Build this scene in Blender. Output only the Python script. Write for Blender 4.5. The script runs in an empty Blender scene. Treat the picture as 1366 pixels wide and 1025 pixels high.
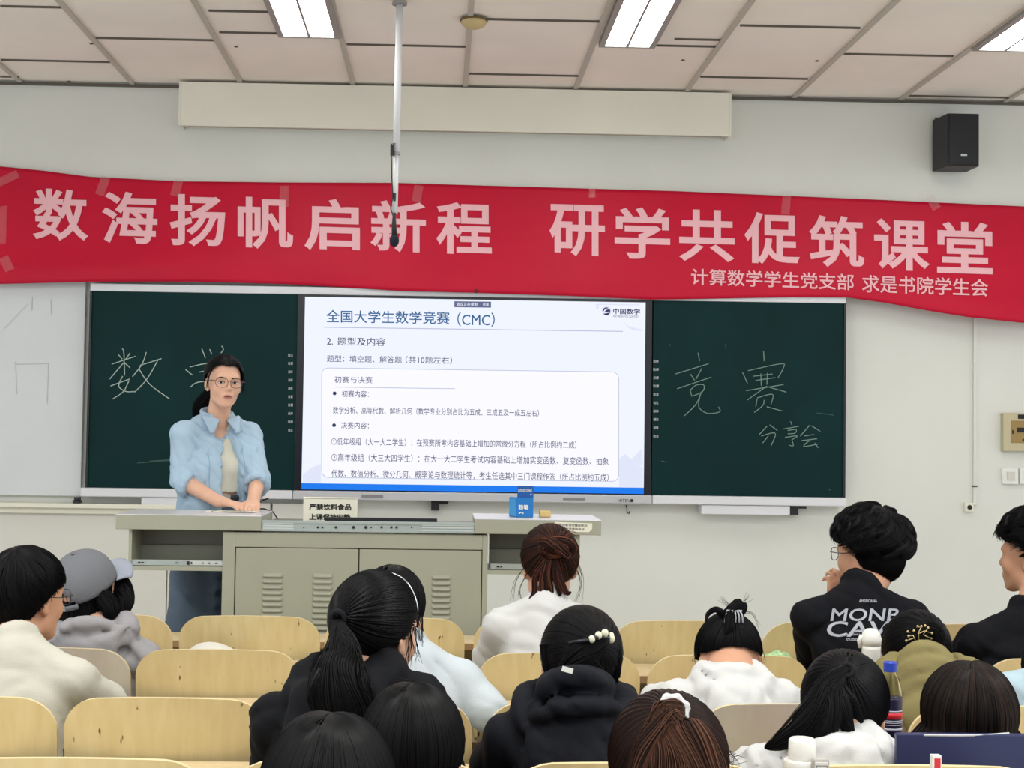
import bpy, bmesh, math, random
import numpy as np
from mathutils import Vector, Matrix
from mathutils.bvhtree import BVHTree
R_ = random.Random(7)
NR = np.random.default_rng(11)
sc = bpy.context.scene
COL = sc.collection

# ------------------------------------------------------------------ camera, light, exposure
FPX, CXP, CYP = 1900.0, 636.2, 503.3          # focal length and principal point, 1366 x 1025 frame
YAW, PITCH, ROLL = 0.0248, 0.0381, 0.0145
EYE = np.array([0.0, 0.0, 1.485])
cyw, syw, cp_, sp_ = math.cos(YAW), math.sin(YAW), math.cos(PITCH), math.sin(PITCH)
FWD = np.array([syw*cp_, cyw*cp_, sp_]); RGT0 = np.array([cyw, -syw, 0.0]); UP0 = np.cross(RGT0, FWD)
RGT = math.cos(ROLL)*RGT0 + math.sin(ROLL)*UP0
UPV = -math.sin(ROLL)*RGT0 + math.cos(ROLL)*UP0
cam_d = bpy.data.cameras.new('camera'); cam = bpy.data.objects.new('camera', cam_d); COL.objects.link(cam)
cam.matrix_world = Matrix(((RGT[0], UPV[0], -FWD[0], EYE[0]), (RGT[1], UPV[1], -FWD[1], EYE[1]), (RGT[2], UPV[2], -FWD[2], EYE[2]), (0, 0, 0, 1)))
cam_d.sensor_fit = 'HORIZONTAL'; cam_d.sensor_width = 36.0; cam_d.lens = FPX*36.0/1366
cam_d.shift_x = (683 - CXP)/1366; cam_d.shift_y = -(512.5 - CYP)/1366
cam_d.clip_start = 0.05; cam_d.clip_end = 60
sc.camera = cam
LAMP = 16.0            # troffer emission
world = bpy.data.worlds.new('World'); sc.world = world; world.use_nodes = True
bg = world.node_tree.nodes['Background']; bg.inputs[0].default_value = (0.93, 0.97, 1.0, 1); bg.inputs[1].default_value = 1.08
for k, (lx, ly) in enumerate([(-3.6, 3.0), (-1.2, 3.0), (1.2, 3.0), (3.6, 3.0), (-3.6, 0.2), (-1.2, 0.2), (1.2, 0.2), (3.6, 0.2)]):   # the lamps of the room's next two rows
    ld = bpy.data.lights.new('room_lamp', 'AREA'); ld.shape = 'RECTANGLE'; ld.size = 0.3; ld.size_y = 1.2; ld.energy = 34; ld.color = (0.985, 1.0, 0.96)
    lo = bpy.data.objects.new('room_lamp', ld); lo.location = (lx, ly, 3.385); COL.objects.link(lo)
sc.view_settings.view_transform = 'Standard'; sc.view_settings.look = 'None'
sc.view_settings.exposure = 0.12; sc.view_settings.gamma = 1.0; sc.view_settings.use_curve_mapping = False
sc.cycles.use_denoising = True
sc.cycles.max_bounces = 6

# ------------------------------------------------------------------ helpers
def P(px, py, Y):
    d = ((px-CXP)/FPX)*RGT - ((py-CYP)/FPX)*UPV + FWD
    return EYE + d*(Y/d[1])
def PZ(px, py, Z):
    d = ((px-CXP)/FPX)*RGT - ((py-CYP)/FPX)*UPV + FWD
    return EYE + d*((Z-EYE[2])/d[2])
def lin(c): return c/12.92 if c <= 0.04045 else ((c+0.055)/1.055)**2.4
def rgb(r, g, b): return (lin(r/255), lin(g/255), lin(b/255), 1)

def mat(name, col, rough=0.6, metal=0.0, var=0.0, vscale=(6, 6, 6), bump=0.0, bscale=60, spec=0.5, emit=None, estr=1.0, trans=0.0, alpha=1.0, sss=0.0, bstretch=(1, 1, 1), ior=1.45):
    m = bpy.data.materials.new(name); m.use_nodes = True
    nt = m.node_tree; b = nt.nodes['Principled BSDF']
    b.inputs['Base Color'].default_value = col; b.inputs['Roughness'].default_value = rough; b.inputs['Metallic'].default_value = metal
    b.inputs['Specular IOR Level'].default_value = spec; b.inputs['IOR'].default_value = ior
    if emit: b.inputs['Emission Color'].default_value = emit; b.inputs['Emission Strength'].default_value = estr
    if trans: b.inputs['Transmission Weight'].default_value = trans
    if alpha < 1: b.inputs['Alpha'].default_value = alpha
    if sss: b.inputs['Subsurface Weight'].default_value = sss; b.inputs['Subsurface Radius'].default_value = (0.01, 0.004, 0.002)
    if var or bump:
        tc = nt.nodes.new('ShaderNodeTexCoord')
    if var:
        mp = nt.nodes.new('ShaderNodeMapping'); mp.inputs['Scale'].default_value = vscale
        n = nt.nodes.new('ShaderNodeTexNoise'); n.inputs['Scale'].default_value = 1.0; n.inputs['Detail'].default_value = 5
        cr = nt.nodes.new('ShaderNodeValToRGB')
        lo = tuple(c*(1-var) for c in col[:3]) + (1,); hi = tuple(min(1, c*(1+var)) for c in col[:3]) + (1,)
        cr.color_ramp.elements[0].position = 0.3; cr.color_ramp.elements[1].position = 0.7
        cr.color_ramp.elements[0].color = lo; cr.color_ramp.elements[1].color = hi
        nt.links.new(tc.outputs['Object'], mp.inputs['Vector']); nt.links.new(mp.outputs[0], n.inputs['Vector'])
        nt.links.new(n.outputs[0], cr.inputs[0]); nt.links.new(cr.outputs[0], b.inputs['Base Color'])
    if bump:
        mp2 = nt.nodes.new('ShaderNodeMapping'); mp2.inputs['Scale'].default_value = tuple(bscale*s for s in bstretch)
        n2 = nt.nodes.new('ShaderNodeTexNoise'); n2.inputs['Scale'].default_value = 1.0; n2.inputs['Detail'].default_value = 3
        bp = nt.nodes.new('ShaderNodeBump'); bp.inputs['Strength'].default_value = bump; bp.inputs['Distance'].default_value = 0.01
        nt.links.new(tc.outputs['Object'], mp2.inputs['Vector']); nt.links.new(mp2.outputs[0], n2.inputs['Vector'])
        nt.links.new(n2.outputs[0], bp.inputs['Height']); nt.links.new(bp.outputs[0], b.inputs['Normal'])
    return m

def tag(o, label=None, cat=None, group=None, kind=None):
    if label: o['label'] = label
    if cat: o['category'] = cat
    if group: o['group'] = group
    if kind: o['kind'] = kind
    return o

def root_of(o):
    while o.parent: o = o.parent
    return o

class MB:
    """collects shapes (world coordinates) that become one mesh"""
    def __init__(s): s.v = []; s.f = []; s.n = 0
    def add(s, v, f):
        v = np.asarray(v, float).reshape(-1, 3); s.v.append(v)
        s.f += [tuple(int(i)+s.n for i in q) for q in f]; s.n += len(v); return s
    def box(s, lo, hi, M=None):
        x0, y0, z0 = lo; x1, y1, z1 = hi
        v = np.array([(x0,y0,z0),(x1,y0,z0),(x1,y1,z0),(x0,y1,z0),(x0,y0,z1),(x1,y0,z1),(x1,y1,z1),(x0,y1,z1)], float)
        if M is not None: v = v @ np.asarray(M).T
        return s.add(v, [(0,3,2,1),(4,5,6,7),(0,1,5,4),(1,2,6,5),(2,3,7,6),(3,0,4,7)])
    def tube(s, pts, r, n=8, cap=True):
        pts = np.asarray(pts, float); m = len(pts); r = np.broadcast_to(np.asarray(r, float), (m,))
        t = np.gradient(pts, axis=0); t /= np.linalg.norm(t, axis=1)[:, None] + 1e-12
        ref = np.array([0.13, 0.31, 0.94]) if abs(t[0] @ np.array([0.13, 0.31, 0.94])) < .9 else np.array([1.0, .2, 0])
        u = np.cross(t, ref); u /= np.linalg.norm(u, axis=1)[:, None]+1e-12; w = np.cross(t, u)
        a = np.arange(n)*2*np.pi/n
        v = pts[:, None]+r[:, None, None]*(np.cos(a)[None, :, None]*u[:, None]+np.sin(a)[None, :, None]*w[:, None])
        f = [(i*n+j, i*n+(j+1) % n, (i+1)*n+(j+1) % n, (i+1)*n+j) for i in range(m-1) for j in range(n)]
        if cap: f += [tuple(range(n))[::-1], tuple((m-1)*n+j for j in range(n))]
        return s.add(v.reshape(-1, 3), f)
    def lathe(s, prof, c, n=24, axis=2):
        a = np.arange(n)*2*np.pi/n; v = []
        for r, z in prof:
            q = np.stack([r*np.cos(a), r*np.sin(a), np.full(n, z)], 1)
            if axis == 1: q = q[:, [0, 2, 1]]
            if axis == 0: q = q[:, [2, 0, 1]]
            v.append(q+np.asarray(c))
        m = len(prof)
        f = [(i*n+j, i*n+(j+1) % n, (i+1)*n+(j+1) % n, (i+1)*n+j) for i in range(m-1) for j in range(n)]
        f += [tuple(range(n))[::-1], tuple((m-1)*n+j for j in range(n))]
        return s.add(np.concatenate(v), f)
    def ell(s, c, r, Rm=None, nu=16, nv=10):
        th = np.linspace(0, np.pi, nv+1)[1:-1]; ph = np.arange(nu)*2*np.pi/nu
        v = [(0, 0, 1)]+[(math.sin(t)*math.cos(p), math.sin(t)*math.sin(p), math.cos(t)) for t in th for p in ph]+[(0, 0, -1)]
        v = np.array(v)*np.asarray(r)
        if Rm is not None: v = v @ np.asarray(Rm).T
        f = [(0, 1+j, 1+(j+1) % nu) for j in range(nu)]
        for i in range(nv-2):
            f += [(1+i*nu+j, 1+(i+1)*nu+j, 1+(i+1)*nu+(j+1) % nu, 1+i*nu+(j+1) % nu) for j in range(nu)]
        l = len(v)-1; b = 1+(nv-2)*nu
        f += [(l, b+(j+1) % nu, b+j) for j in range(nu)]
        return s.add(v+np.asarray(c), f)
    def poly(s, outline, d):   # outline: ring of 3-D points, d: thickness vector
        o = np.asarray(outline, float); n = len(o); d = np.asarray(d, float)
        f = [tuple(range(n)), tuple(range(2*n-1, n-1, -1))]+[(i, i+n, (i+1) % n+n, (i+1) % n) for i in range(n)]
        return s.add(np.concatenate([o, o+d]), f)
    def build(s, name, m, parent=None, loc=None, smooth=False, bevel=0.0, seg=2):
        return mesh_obj(name, np.concatenate(s.v), s.f, m, parent, loc, smooth, bevel, seg)

def mesh_obj(name, v, f, m, parent=None, loc=None, smooth=False, bevel=0.0, seg=2):
    v = np.asarray(v, float)
    base = np.array(root_of(parent).location) if parent is not None else (np.zeros(3) if loc is None else np.asarray(loc, float))
    me = bpy.data.meshes.new(name)
    if isinstance(f, np.ndarray):
        me.vertices.add(len(v)); me.vertices.foreach_set('co', (v-base).astype('f4').ravel())
        k = f.shape[1]; me.loops.add(f.size); me.loops.foreach_set('vertex_index', f.astype('i4').ravel())
        me.polygons.add(len(f)); me.polygons.foreach_set('loop_start', np.arange(0, f.size, k, dtype='i4'))
        me.update(calc_edges=True); me.validate()
    else:
        me.from_pydata([tuple(q) for q in v-base], [], f); me.update()
    if smooth: me.polygons.foreach_set('use_smooth', np.ones(len(me.polygons), bool))
    if m is not None: me.materials.append(m)
    o = bpy.data.objects.new(name, me); COL.objects.link(o)
    if parent is not None: o.parent = parent
    elif loc is not None: o.location = base
    if bevel:
        b = o.modifiers.new('edge', 'BEVEL'); b.width = bevel; b.segments = seg; b.limit_method = 'ANGLE'
    return o

def empty(name, loc, label=None, cat=None, group=None):
    o = bpy.data.objects.new(name, None); o.location = loc; o.empty_display_size = .1; COL.objects.link(o)
    return tag(o, label, cat, group)

def text_verts(s, bold=0.0, extr=0.0):
    c = bpy.data.curves.new('lettering', 'FONT'); c.body = s; c.extrude = extr; c.bevel_depth = bold; c.bevel_resolution = 0; c.resolution_u = 3
    o = bpy.data.objects.new('lettering', c); COL.objects.link(o); bpy.context.view_layer.update()
    me = bpy.data.meshes.new_from_object(o.evaluated_get(bpy.context.evaluated_depsgraph_get()))
    v = np.empty(len(me.vertices)*3); me.vertices.foreach_get('co', v); v = v.reshape(-1, 3)
    f = [tuple(p.vertices) for p in me.polygons]
    bpy.data.objects.remove(o); bpy.data.curves.remove(c); bpy.data.meshes.remove(me)
    if bold and len(v):      # keep the face and the front half of the rim of the thickened glyph
        f = [q for q in f if v[list(q), 2].mean() > 1e-5]; used = sorted({i for q in f for i in q}); mp = {a: k for k, a in enumerate(used)}
        v = v[used]; f = [tuple(mp[i] for i in q) for q in f]
    return v, f
def text_fit(mb, s, p00, p10, p01, nrm=(0, -1, 0), bold=0.0, lift=0.002, fn=None):
    """lettering stretched into the parallelogram p00 (bottom-left), p10 (bottom-right), p01 (top-left)"""
    v, f = text_verts(s, bold)
    if not len(v): return
    lo, hi = v.min(0), v.max(0); u = (v[:, 0]-lo[0])/(hi[0]-lo[0]+1e-9); w = (v[:, 1]-lo[1])/(hi[1]-lo[1]+1e-9)
    p00, p10, p01 = map(np.asarray, (p00, p10, p01))
    q = p00+u[:, None]*(p10-p00)+w[:, None]*(p01-p00)+np.asarray(nrm)*lift
    if fn: q = fn(q)
    mb.add(q, f)

# ------------------------------------------------------------------ materials
M_wall = mat('wall_paint', rgb(216, 217, 211), .75, var=.035, vscale=(1.3, 1.3, 1.3), bump=.04, bscale=90)
M_ceil = mat('ceiling_tile', rgb(238, 231, 222), .9, var=.04, vscale=(2, 2, 2), bump=.05, bscale=120)
M_tbar = mat('ceiling_bar', rgb(184, 178, 168), .6)
M_gap = mat('tile_joint', rgb(96, 90, 82), .9)
M_floor = mat('floor_tile', rgb(196, 192, 184), .5, var=.1)
M_box = mat('screen_case_paint', rgb(230, 227, 214), .6, var=.03, vscale=(2, 2, 2))
M_frame = mat('board_frame', rgb(216, 217, 222), .35)
M_rail = mat('board_rail', rgb(190, 190, 194), .35)
M_board = mat('chalkboard', rgb(4, 42, 43), .5, var=.14, vscale=(3.2, 3.2, 2.2), spec=.14)
M_bezel = mat('black_bezel', rgb(14, 16, 26), .25)
M_chalk = mat('chalk', rgb(168, 184, 176), .95)
M_chalkdim = mat('chalk_faint', rgb(62, 98, 90), .95)
M_mark = mat('board_print', rgb(190, 200, 200), .7)
def screen_mat(name, col, s=0.93): return mat(name, (0.01, 0.01, 0.01, 1), .4, emit=col, estr=s, spec=.2)
M_scr = screen_mat('slide_white', rgb(233, 238, 252), .97)
M_card = screen_mat('slide_card', rgb(244, 243, 253), .97)
M_line = screen_mat('slide_line', rgb(172, 180, 205))
M_sblue = screen_mat('slide_blue', rgb(0, 120, 238))
M_title = screen_mat('slide_title', rgb(30, 92, 142))
M_txt = screen_mat('slide_text', rgb(66, 74, 104))
M_txt2 = screen_mat('slide_text_soft', rgb(92, 98, 124))
M_hill = screen_mat('slide_hill', rgb(222, 228, 247))
M_navy = screen_mat('slide_navy', rgb(40, 52, 92))
M_pill = screen_mat('slide_pill', rgb(92, 102, 138))
M_white_e = screen_mat('slide_pill_text', rgb(235, 238, 250))
M_metal = mat('lectern_paint', rgb(158, 159, 143), .42, var=.02)
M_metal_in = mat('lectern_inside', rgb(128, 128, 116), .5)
M_lecttop = mat('lectern_top', rgb(206, 207, 212), .28)
M_steel = mat('slide_steel', rgb(176, 186, 184), .35, metal=.6)
M_dark = mat('dark_plastic', rgb(28, 28, 34), .4)
M_black = mat('speaker_black', rgb(16, 17, 24), .5, bump=.05, bscale=300)
M_red = mat('banner_cloth', rgb(192, 5, 48), .5, var=.05, vscale=(2, 2, 4), bump=.05, bscale=400, spec=.3)
M_pink = mat('banner_lettering', rgb(236, 182, 190), .7)
M_tape = mat('clear_tape', rgb(235, 200, 205), .12, alpha=.13)
M_white = mat('white_paint', rgb(226, 226, 222), .4)
M_sign = mat('sign_card', rgb(226, 224, 208), .5)
M_ink = mat('black_ink', rgb(30, 30, 30), .7)
M_inks = mat('faded_ink', rgb(86, 86, 84), .8)
M_panel = mat('wall_panel_beige', rgb(190, 180, 148), .45)
M_brown = mat('panel_inlay', rgb(150, 124, 72), .35)
M_lamp = mat('lamp_diffuser', (0.9, 0.9, 0.9, 1), .5, emit=(0.985, 1.0, 0.965, 1), estr=LAMP)
M_lframe = mat('lamp_frame', rgb(150, 150, 148), .4, metal=.3)
M_louv = mat('lamp_louvre', rgb(200, 215, 210), .3, metal=.2)
M_smoke = mat('detector_plastic', rgb(196, 176, 128), .5)
M_pole = mat('pole_paint', rgb(222, 224, 228), .3)
def wood_mat(name, col, dark, scuff):
    m = mat(name, col, .42, bump=.02, bscale=30, bstretch=(6, 6, .6)); nt = m.node_tree; b = nt.nodes['Principled BSDF']
    tc = nt.nodes.new('ShaderNodeTexCoord'); oi = nt.nodes.new('ShaderNodeObjectInfo')
    mp = nt.nodes.new('ShaderNodeMapping'); mp.inputs['Scale'].default_value = (38, 38, 3.0)
    nt.links.new(tc.outputs['Object'], mp.inputs['Vector']); 
    ml = nt.nodes.new('ShaderNodeMath'); ml.operation = 'MULTIPLY'; ml.inputs[1].default_value = 37.0
    nt.links.new(oi.outputs['Random'], ml.inputs[0]); cb = nt.nodes.new('ShaderNodeCombineXYZ')
    for i in range(3): nt.links.new(ml.outputs[0], cb.inputs[i])
    nt.links.new(cb.outputs[0], mp.inputs['Location'])
    n = nt.nodes.new('ShaderNodeTexNoise'); n.inputs['Scale'].default_value = 1; n.inputs['Detail'].default_value = 4
    nt.links.new(mp.outputs[0], n.inputs['Vector'])
    cr = nt.nodes.new('ShaderNodeValToRGB'); cr.color_ramp.elements[0].position = .3; cr.color_ramp.elements[1].position = .72
    cr.color_ramp.elements[0].color = dark; cr.color_ramp.elements[1].color = col
    nt.links.new(n.outputs[0], cr.inputs[0])
    # a few dark scuffs
    mp2 = nt.nodes.new('ShaderNodeMapping'); mp2.inputs['Scale'].default_value = (46, 46, 17); mp2.inputs['Rotation'].default_value = (0, .7, 0)
    nt.links.new(tc.outputs['Object'], mp2.inputs['Vector']); nt.links.new(cb.outputs[0], mp2.inputs['Location'])
    n2 = nt.nodes.new('ShaderNodeTexNoise'); n2.inputs['Scale'].default_value = 1; n2.inputs['Detail'].default_value = 2
    nt.links.new(mp2.outputs[0], n2.inputs['Vector'])
    c2 = nt.nodes.new('ShaderNodeValToRGB'); c2.color_ramp.elements[0].position = scuff; c2.color_ramp.elements[1].position = scuff+.03
    nt.links.new(n2.outputs[0], c2.inputs[0])
    mx = nt.nodes.new('ShaderNodeMix'); mx.data_type = 'RGBA'
    nt.links.new(c2.outputs[0], mx.inputs['Factor']); nt.links.new(cr.outputs[0], mx.inputs['A']); mx.inputs['B'].default_value = rgb(92, 72, 42)
    nt.links.new(mx.outputs['Result'], b.inputs['Base Color'])
    return m
M_ply = wood_mat('yellow_plywood', rgb(214, 197, 150), rgb(203, 183, 134), .715)
M_grey = wood_mat('grey_laminate', rgb(188, 183, 172), rgb(180, 175, 163), .73)
M_plyedge = mat('plywood_edge', rgb(216, 198, 156), .5)
M_desk = wood_mat('desk_wood', rgb(212, 192, 156), rgb(202, 180, 142), .8)
M_deskedge = mat('desk_edge', rgb(150, 118, 82), .6)
M_leg = mat('iron_leg', rgb(70, 72, 74), .5, metal=.3)

# ------------------------------------------------------------------ the room
WY, CZ, PLAT = 8.0, 3.405, 0.18
def struct(o): o['kind'] = 'structure'; return o
struct(MB().box((-6, -1, -.1), (6, 8.2, 0)).build('floor', M_floor))
struct(MB().box((-5, 5.5, 0), (5, WY, PLAT)).build('floor_platform', M_floor))
struct(MB().box((-6, WY, 0), (6, WY+.15, CZ+.3)).build('wall_front', M_wall))
struct(MB().box((-6, -1, CZ+.012), (6, WY, CZ+.1)).build('ceiling', M_ceil))
# ceiling bars: long runners towards the board wall, short cross bars between them
run_px = [(33, 115), (182, 119), (322, 113), (471, 115), (620.5, 119), (768, 120), (915, 124), (1052, 138), (1191, 141), (1330, 143)]
RX = [PZ(x, y, CZ)[0] for x, y in run_px]
b = MB()
for x in RX: b.box((x-.013, -1, CZ), (x+.013, WY, CZ+.02))
x0 = RX[0]
for k in range(1, 6): b.box((x0-.6*k-.013, -1, CZ), (x0-.6*k+.013, WY, CZ+.02)); b.box((RX[-1]+.6*k-.013, -1, CZ), (RX[-1]+.6*k+.013, WY, CZ+.02))
struct(b.build('trim_1', M_tbar))
b = MB()
for (xa, ya, xb, yb) in [(0,10,85,13),(0,81,148,86),(0,104,25,105),(128,53,290,56),(278,16,358,19),(293,46,452,48),(462,60,621,66),(647,27,800,32),(625,100,773,104),
                         (801,60,960,66),(900,54,960,56),(986,38,1149,38),(934,105,1078,107),(1119,75,1273,76),(1209,130,1346,132),(1299,64,1400,67)]:
    A, B = PZ(xa, ya, CZ), PZ(xb, yb, CZ); y = (A[1]+B[1])/2; b.box((A[0], y-.006, CZ+.004), (B[0], y+.006, CZ+.02))
for r0 in range(len(RX)-1):
    for q in range(9):
        y = 5.6-1.2*q-(.6 if r0 % 2 else 0)
        if y > -1: b.box((RX[r0], y-.006, CZ+.004), (RX[r0+1], y+.006, CZ+.02))
for px, py in ((315, 65), (911, 83), (1090, 84), (122, 61), (92, 111)):
    a = PZ(px, py, CZ); b.ell((a[0], a[1], CZ+.010), (.011, .011, .004), nu=10, nv=6)
struct(b.build('trim_2', M_gap))
struct(MB().box((-6, WY-.018, CZ-.012), (6, WY, CZ+.004)).build('trim_3', M_gap))

# troffers
def troffer(pl, pr, label):
    A, B = PZ(*pl, CZ), PZ(*pr, CZ); xa, xb, ye = A[0], B[0], (A[1]+B[1])/2
    L = 1.2; y0 = ye-L; w = .02
    t = empty('ceiling_light', ((xa+xb)/2, (ye+y0)/2, CZ), label, 'ceiling light', 'twin ceiling troffers')
    f = MB()
    f.box((xa-.008, y0, CZ-.014), (xa+w, ye, CZ+.011)).box((xb-w, y0, CZ-.014), (xb+.008, ye, CZ+.011)).box((xa+w, ye-w, CZ-.014), (xb-w, ye, CZ+.011)).box((xa+w, y0, CZ-.014), (xb-w, y0+w, CZ+.011))
    f.build('frame', M_lframe, t)
    xm = (xa+xb)/2
    MB().box((xm-.006, y0+w, CZ-.014), (xm+.006, ye-w, CZ-.0015)).build('divider', M_lframe, t)
    for q0, q1 in ((xa+w, xm-.006), (xm+.006, xb-w)):
        MB().box((q0, y0+w, CZ-.001), (q1, ye-w, CZ+.010)).build('diffuser', M_lamp, t)
        lv = MB(); n = 30
        for k in range(n):
            y = y0+w+(k+.5)*(L-2*w)/n; lv.box((q0, y-.0015, CZ-.007), (q1, y+.0015, CZ-.001))
        lv.build('louvre', M_louv, t)
    return t
troffer((374, 47), (452, 48), 'twin ceiling light panel between the microphone pole and the bare tiles')
troffer((801, 59.5), (871, 61.5), 'twin ceiling light panel next to the round smoke detector')
troffer((1299, 64), (1378, 67), 'twin ceiling light panel above the black wall speaker')

# smoke detector
c = PZ(632, 27, CZ); t = MB().lathe([(.02, .0), (.058, .0), (.062, -.012), (.05, -.028), (.034, -.036), (.012, -.042)][::-1], (c[0], c[1], CZ), 28).build('smoke_detector', M_smoke, loc=(c[0], c[1], CZ), smooth=True)
tag(t, 'small round yellowed smoke detector on the ceiling tiles', 'smoke detector')
MB().lathe([(.066, -.006), (.066, .0)], (c[0], c[1], CZ), 28).build('base_ring', mat('brown_ring', rgb(110, 88, 56), .6), t)

# hanging microphone pole
c = PZ(533, 3, CZ); yp = c[1]
t = empty('microphone_pole', (c[0], yp, CZ), 'white pole hanging from the ceiling with a black microphone at its end', 'microphone')
top, j1, j2 = P(533, 6, yp), P(528.5, 205, yp), P(526.5, 285, yp)
top[2] = CZ; 
MB().lathe([(.034, -.012), (.034, 0)], (top[0], yp, CZ), 24).build('flange', M_lframe, t)
MB().tube([top, j1], .0155, 14).build('upper_tube', M_pole, t, smooth=True)
MB().tube([j1, j2], .0125, 14).build('lower_tube', M_pole, t, smooth=True)
MB().tube([j1+(0, 0, .006), j1-(0, 0, .006)], .0185, 14).build('collar', M_lframe, t)
a1, a2 = P(522.5, 192, yp-.02), P(522, 262, yp-.02)
MB().tube([P(527, 192, yp-.015), a1, P(522, 207, yp-.02), P(522.5, 235, yp-.02), P(524, 262, yp-.02), P(521, 278, yp-.02), P(525, 290, yp-.02)], .003, 6).build('cable', M_dark, t)
MB().box(P(520.5, 207, yp-.03)[:3], P(526, 194, yp-.015)).build('bracket', M_dark, t)
MB().tube([P(526.5, 258, yp-.02), P(526, 268, yp-.025)], .006, 8).build('clip', M_dark, t)
MB().tube([P(526, 284, yp-.01), P(525.5, 300, yp-.012), P(526, 314, yp-.012)], [.007, .010, .013], 12).build('microphone_body', M_dark, t, smooth=True)
MB().ell(P(526, 321, yp-.012), (.021, .021, .029)).build('windscreen', mat('mic_foam', rgb(22, 28, 44), .9, bump=.3, bscale=400), t, smooth=True)

# projection screen housing
A, B = P(239, 112, 7.87), P(976, 128, 7.87); zb = (P(239, 167, 7.87)[2]+P(976, 182, 7.87)[2])/2
t = empty('screen_housing', ((A[0]+B[0])/2, WY, zb), 'long cream projection screen box mounted above the red banner', 'screen box')
m = MB().box((A[0], 7.87, zb), (A[0]+.012, WY-.002, CZ-.004)).box((B[0]-.012, 7.87, zb), (B[0], WY-.002, CZ-.004)).box((A[0]+.012, 7.87, zb), (B[0]-.012, 7.885, CZ-.004)).box((A[0]+.012, 7.885, zb+.02), (B[0]-.012, WY-.002, CZ-.004))
m.build('case', M_box, t, bevel=.003)
MB().box((A[0]+.04, 7.9, zb+.008), (B[0]-.04, 7.95, zb+.02)).build('slot', mat('slot_shade', rgb(176, 168, 158), .7), t)

# wall speaker
A, B = P(1264, 151, 7.78), P(1306, 222, 7.78); A2 = P(1253, 156, 7.98)
t = empty('wall_speaker', ((A[0]+B[0])/2, WY, B[2]), 'black loudspeaker fixed high on the wall above the banner end', 'speaker')
x0, x1, z0, z1 = A[0], B[0], B[2], A[2]
m = MB(); xo = -.005
o8 = [(x0, 7.78, z0), (x1, 7.78, z0), (x1-.004, 7.965, z0), (x0-.022, 7.965, z0)]
m.poly(o8, (0, 0, z1-z0)); m.build('cabinet', mat('speaker_case', rgb(30, 31, 36), .5), t, bevel=.004)
MB().box((x0+.006, 7.772, z0+.006), (x1-.006, 7.781, z1-.006)).build('grille', M_black, t, bevel=.003)
MB().box(((x0+x1)/2-.017, 7.769, z0+.055), ((x0+x1)/2+.017, 7.773, z0+.066)).build('badge', M_mark, t)
MB().box((x0+.03, 7.96, z0+.08), (x1-.05, WY-.001, z1-.06)).build('bracket', M_dark, t)
MB().tube([P(1249, 157, 7.98), P(1249, 160, 7.985)], .008, 8).build('cable_plug', M_dark, t)

# ------------------------------------------------------------------ smart blackboard
BF = 7.905
def rectpx(x0, y0, x1, y1, Y): 
    a, b_ = P(x0, y0, Y), P(x1, y1, Y); return min(a[0], b_[0]), max(a[0], b_[0]), min(a[2], b_[2]), max(a[2], b_[2])
bx0, bx1 = P(117, 520, BF)[0], P(1128, 530, BF)[0]; bzt = (P(120, 377, BF)[2]+P(1128, 396, BF)[2])/2; bzb = (P(113, 662, BF)[2]+P(1128, 676, BF)[2])/2
T1 = .042; T2 = .048
sx0, sx1 = P(396, 520, BF)[0], P(868, 530, BF)[0]
board = empty('smart_blackboard', ((bx0+bx1)/2, WY, bzb), 'wide dark green chalkboard with a lit interactive display in its middle', 'blackboard')
MB().box((bx0, BF, bzt-T1), (bx1, WY-.003, bzt)).build('top_rail', M_frame, board, bevel=.004)
rz = bzb+T2
MB().box((bx0-.02, BF-.03, bzb), (sx0-.012, WY-.003, rz)).build('chalk_tray', M_frame, board, bevel=.006)
MB().box((sx0-.009, BF-.03, bzb), (sx1+.009, WY-.003, rz)).build('chalk_tray', M_rail, board, bevel=.006)
MB().box((sx1+.012, BF-.03, bzb), (bx1, WY-.003, rz)).build('chalk_tray', M_frame, board, bevel=.006)
panels = []
for a, c2, lab in ((bx0, sx0, 'green panel chalked with the word for mathematics'), (sx1, bx1, 'green panel chalked with the words for contest sharing session')):
    m = MB().box((a+.012, BF+.006, rz), (c2-.004, WY-.02, bzt-T1)); o = m.build('chalkboard_panel', M_board, board); o['label'] = lab; panels.append(o)
    e = MB().box((a if a == bx0 else c2-.012, BF-.004, rz), ((a if a == bx0 else c2-.012)+.012, WY-.02, bzt-T1)); e.build('side_trim', M_bezel, board)
MB().box((sx0-.004, BF-.008, rz), (sx1+.004, WY-.02, bzt-T1)).build('display_housing', M_bezel, board, bevel=.003)
SY = BF-.010
dx0, dx1 = P(404.5, 525, SY)[0], P(860, 530, SY)[0]; dzt = (P(407, 396, SY)[2]+P(861, 404, SY)[2])/2; dzb = (P(402, 653, SY)[2]+P(858, 659, SY)[2])/2
disp = MB().box((dx0, SY, dzb), (dx1, SY+.003, dzt)).build('display_screen', M_scr, board); disp['label'] = 'lit screen showing a contest slide'
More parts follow.
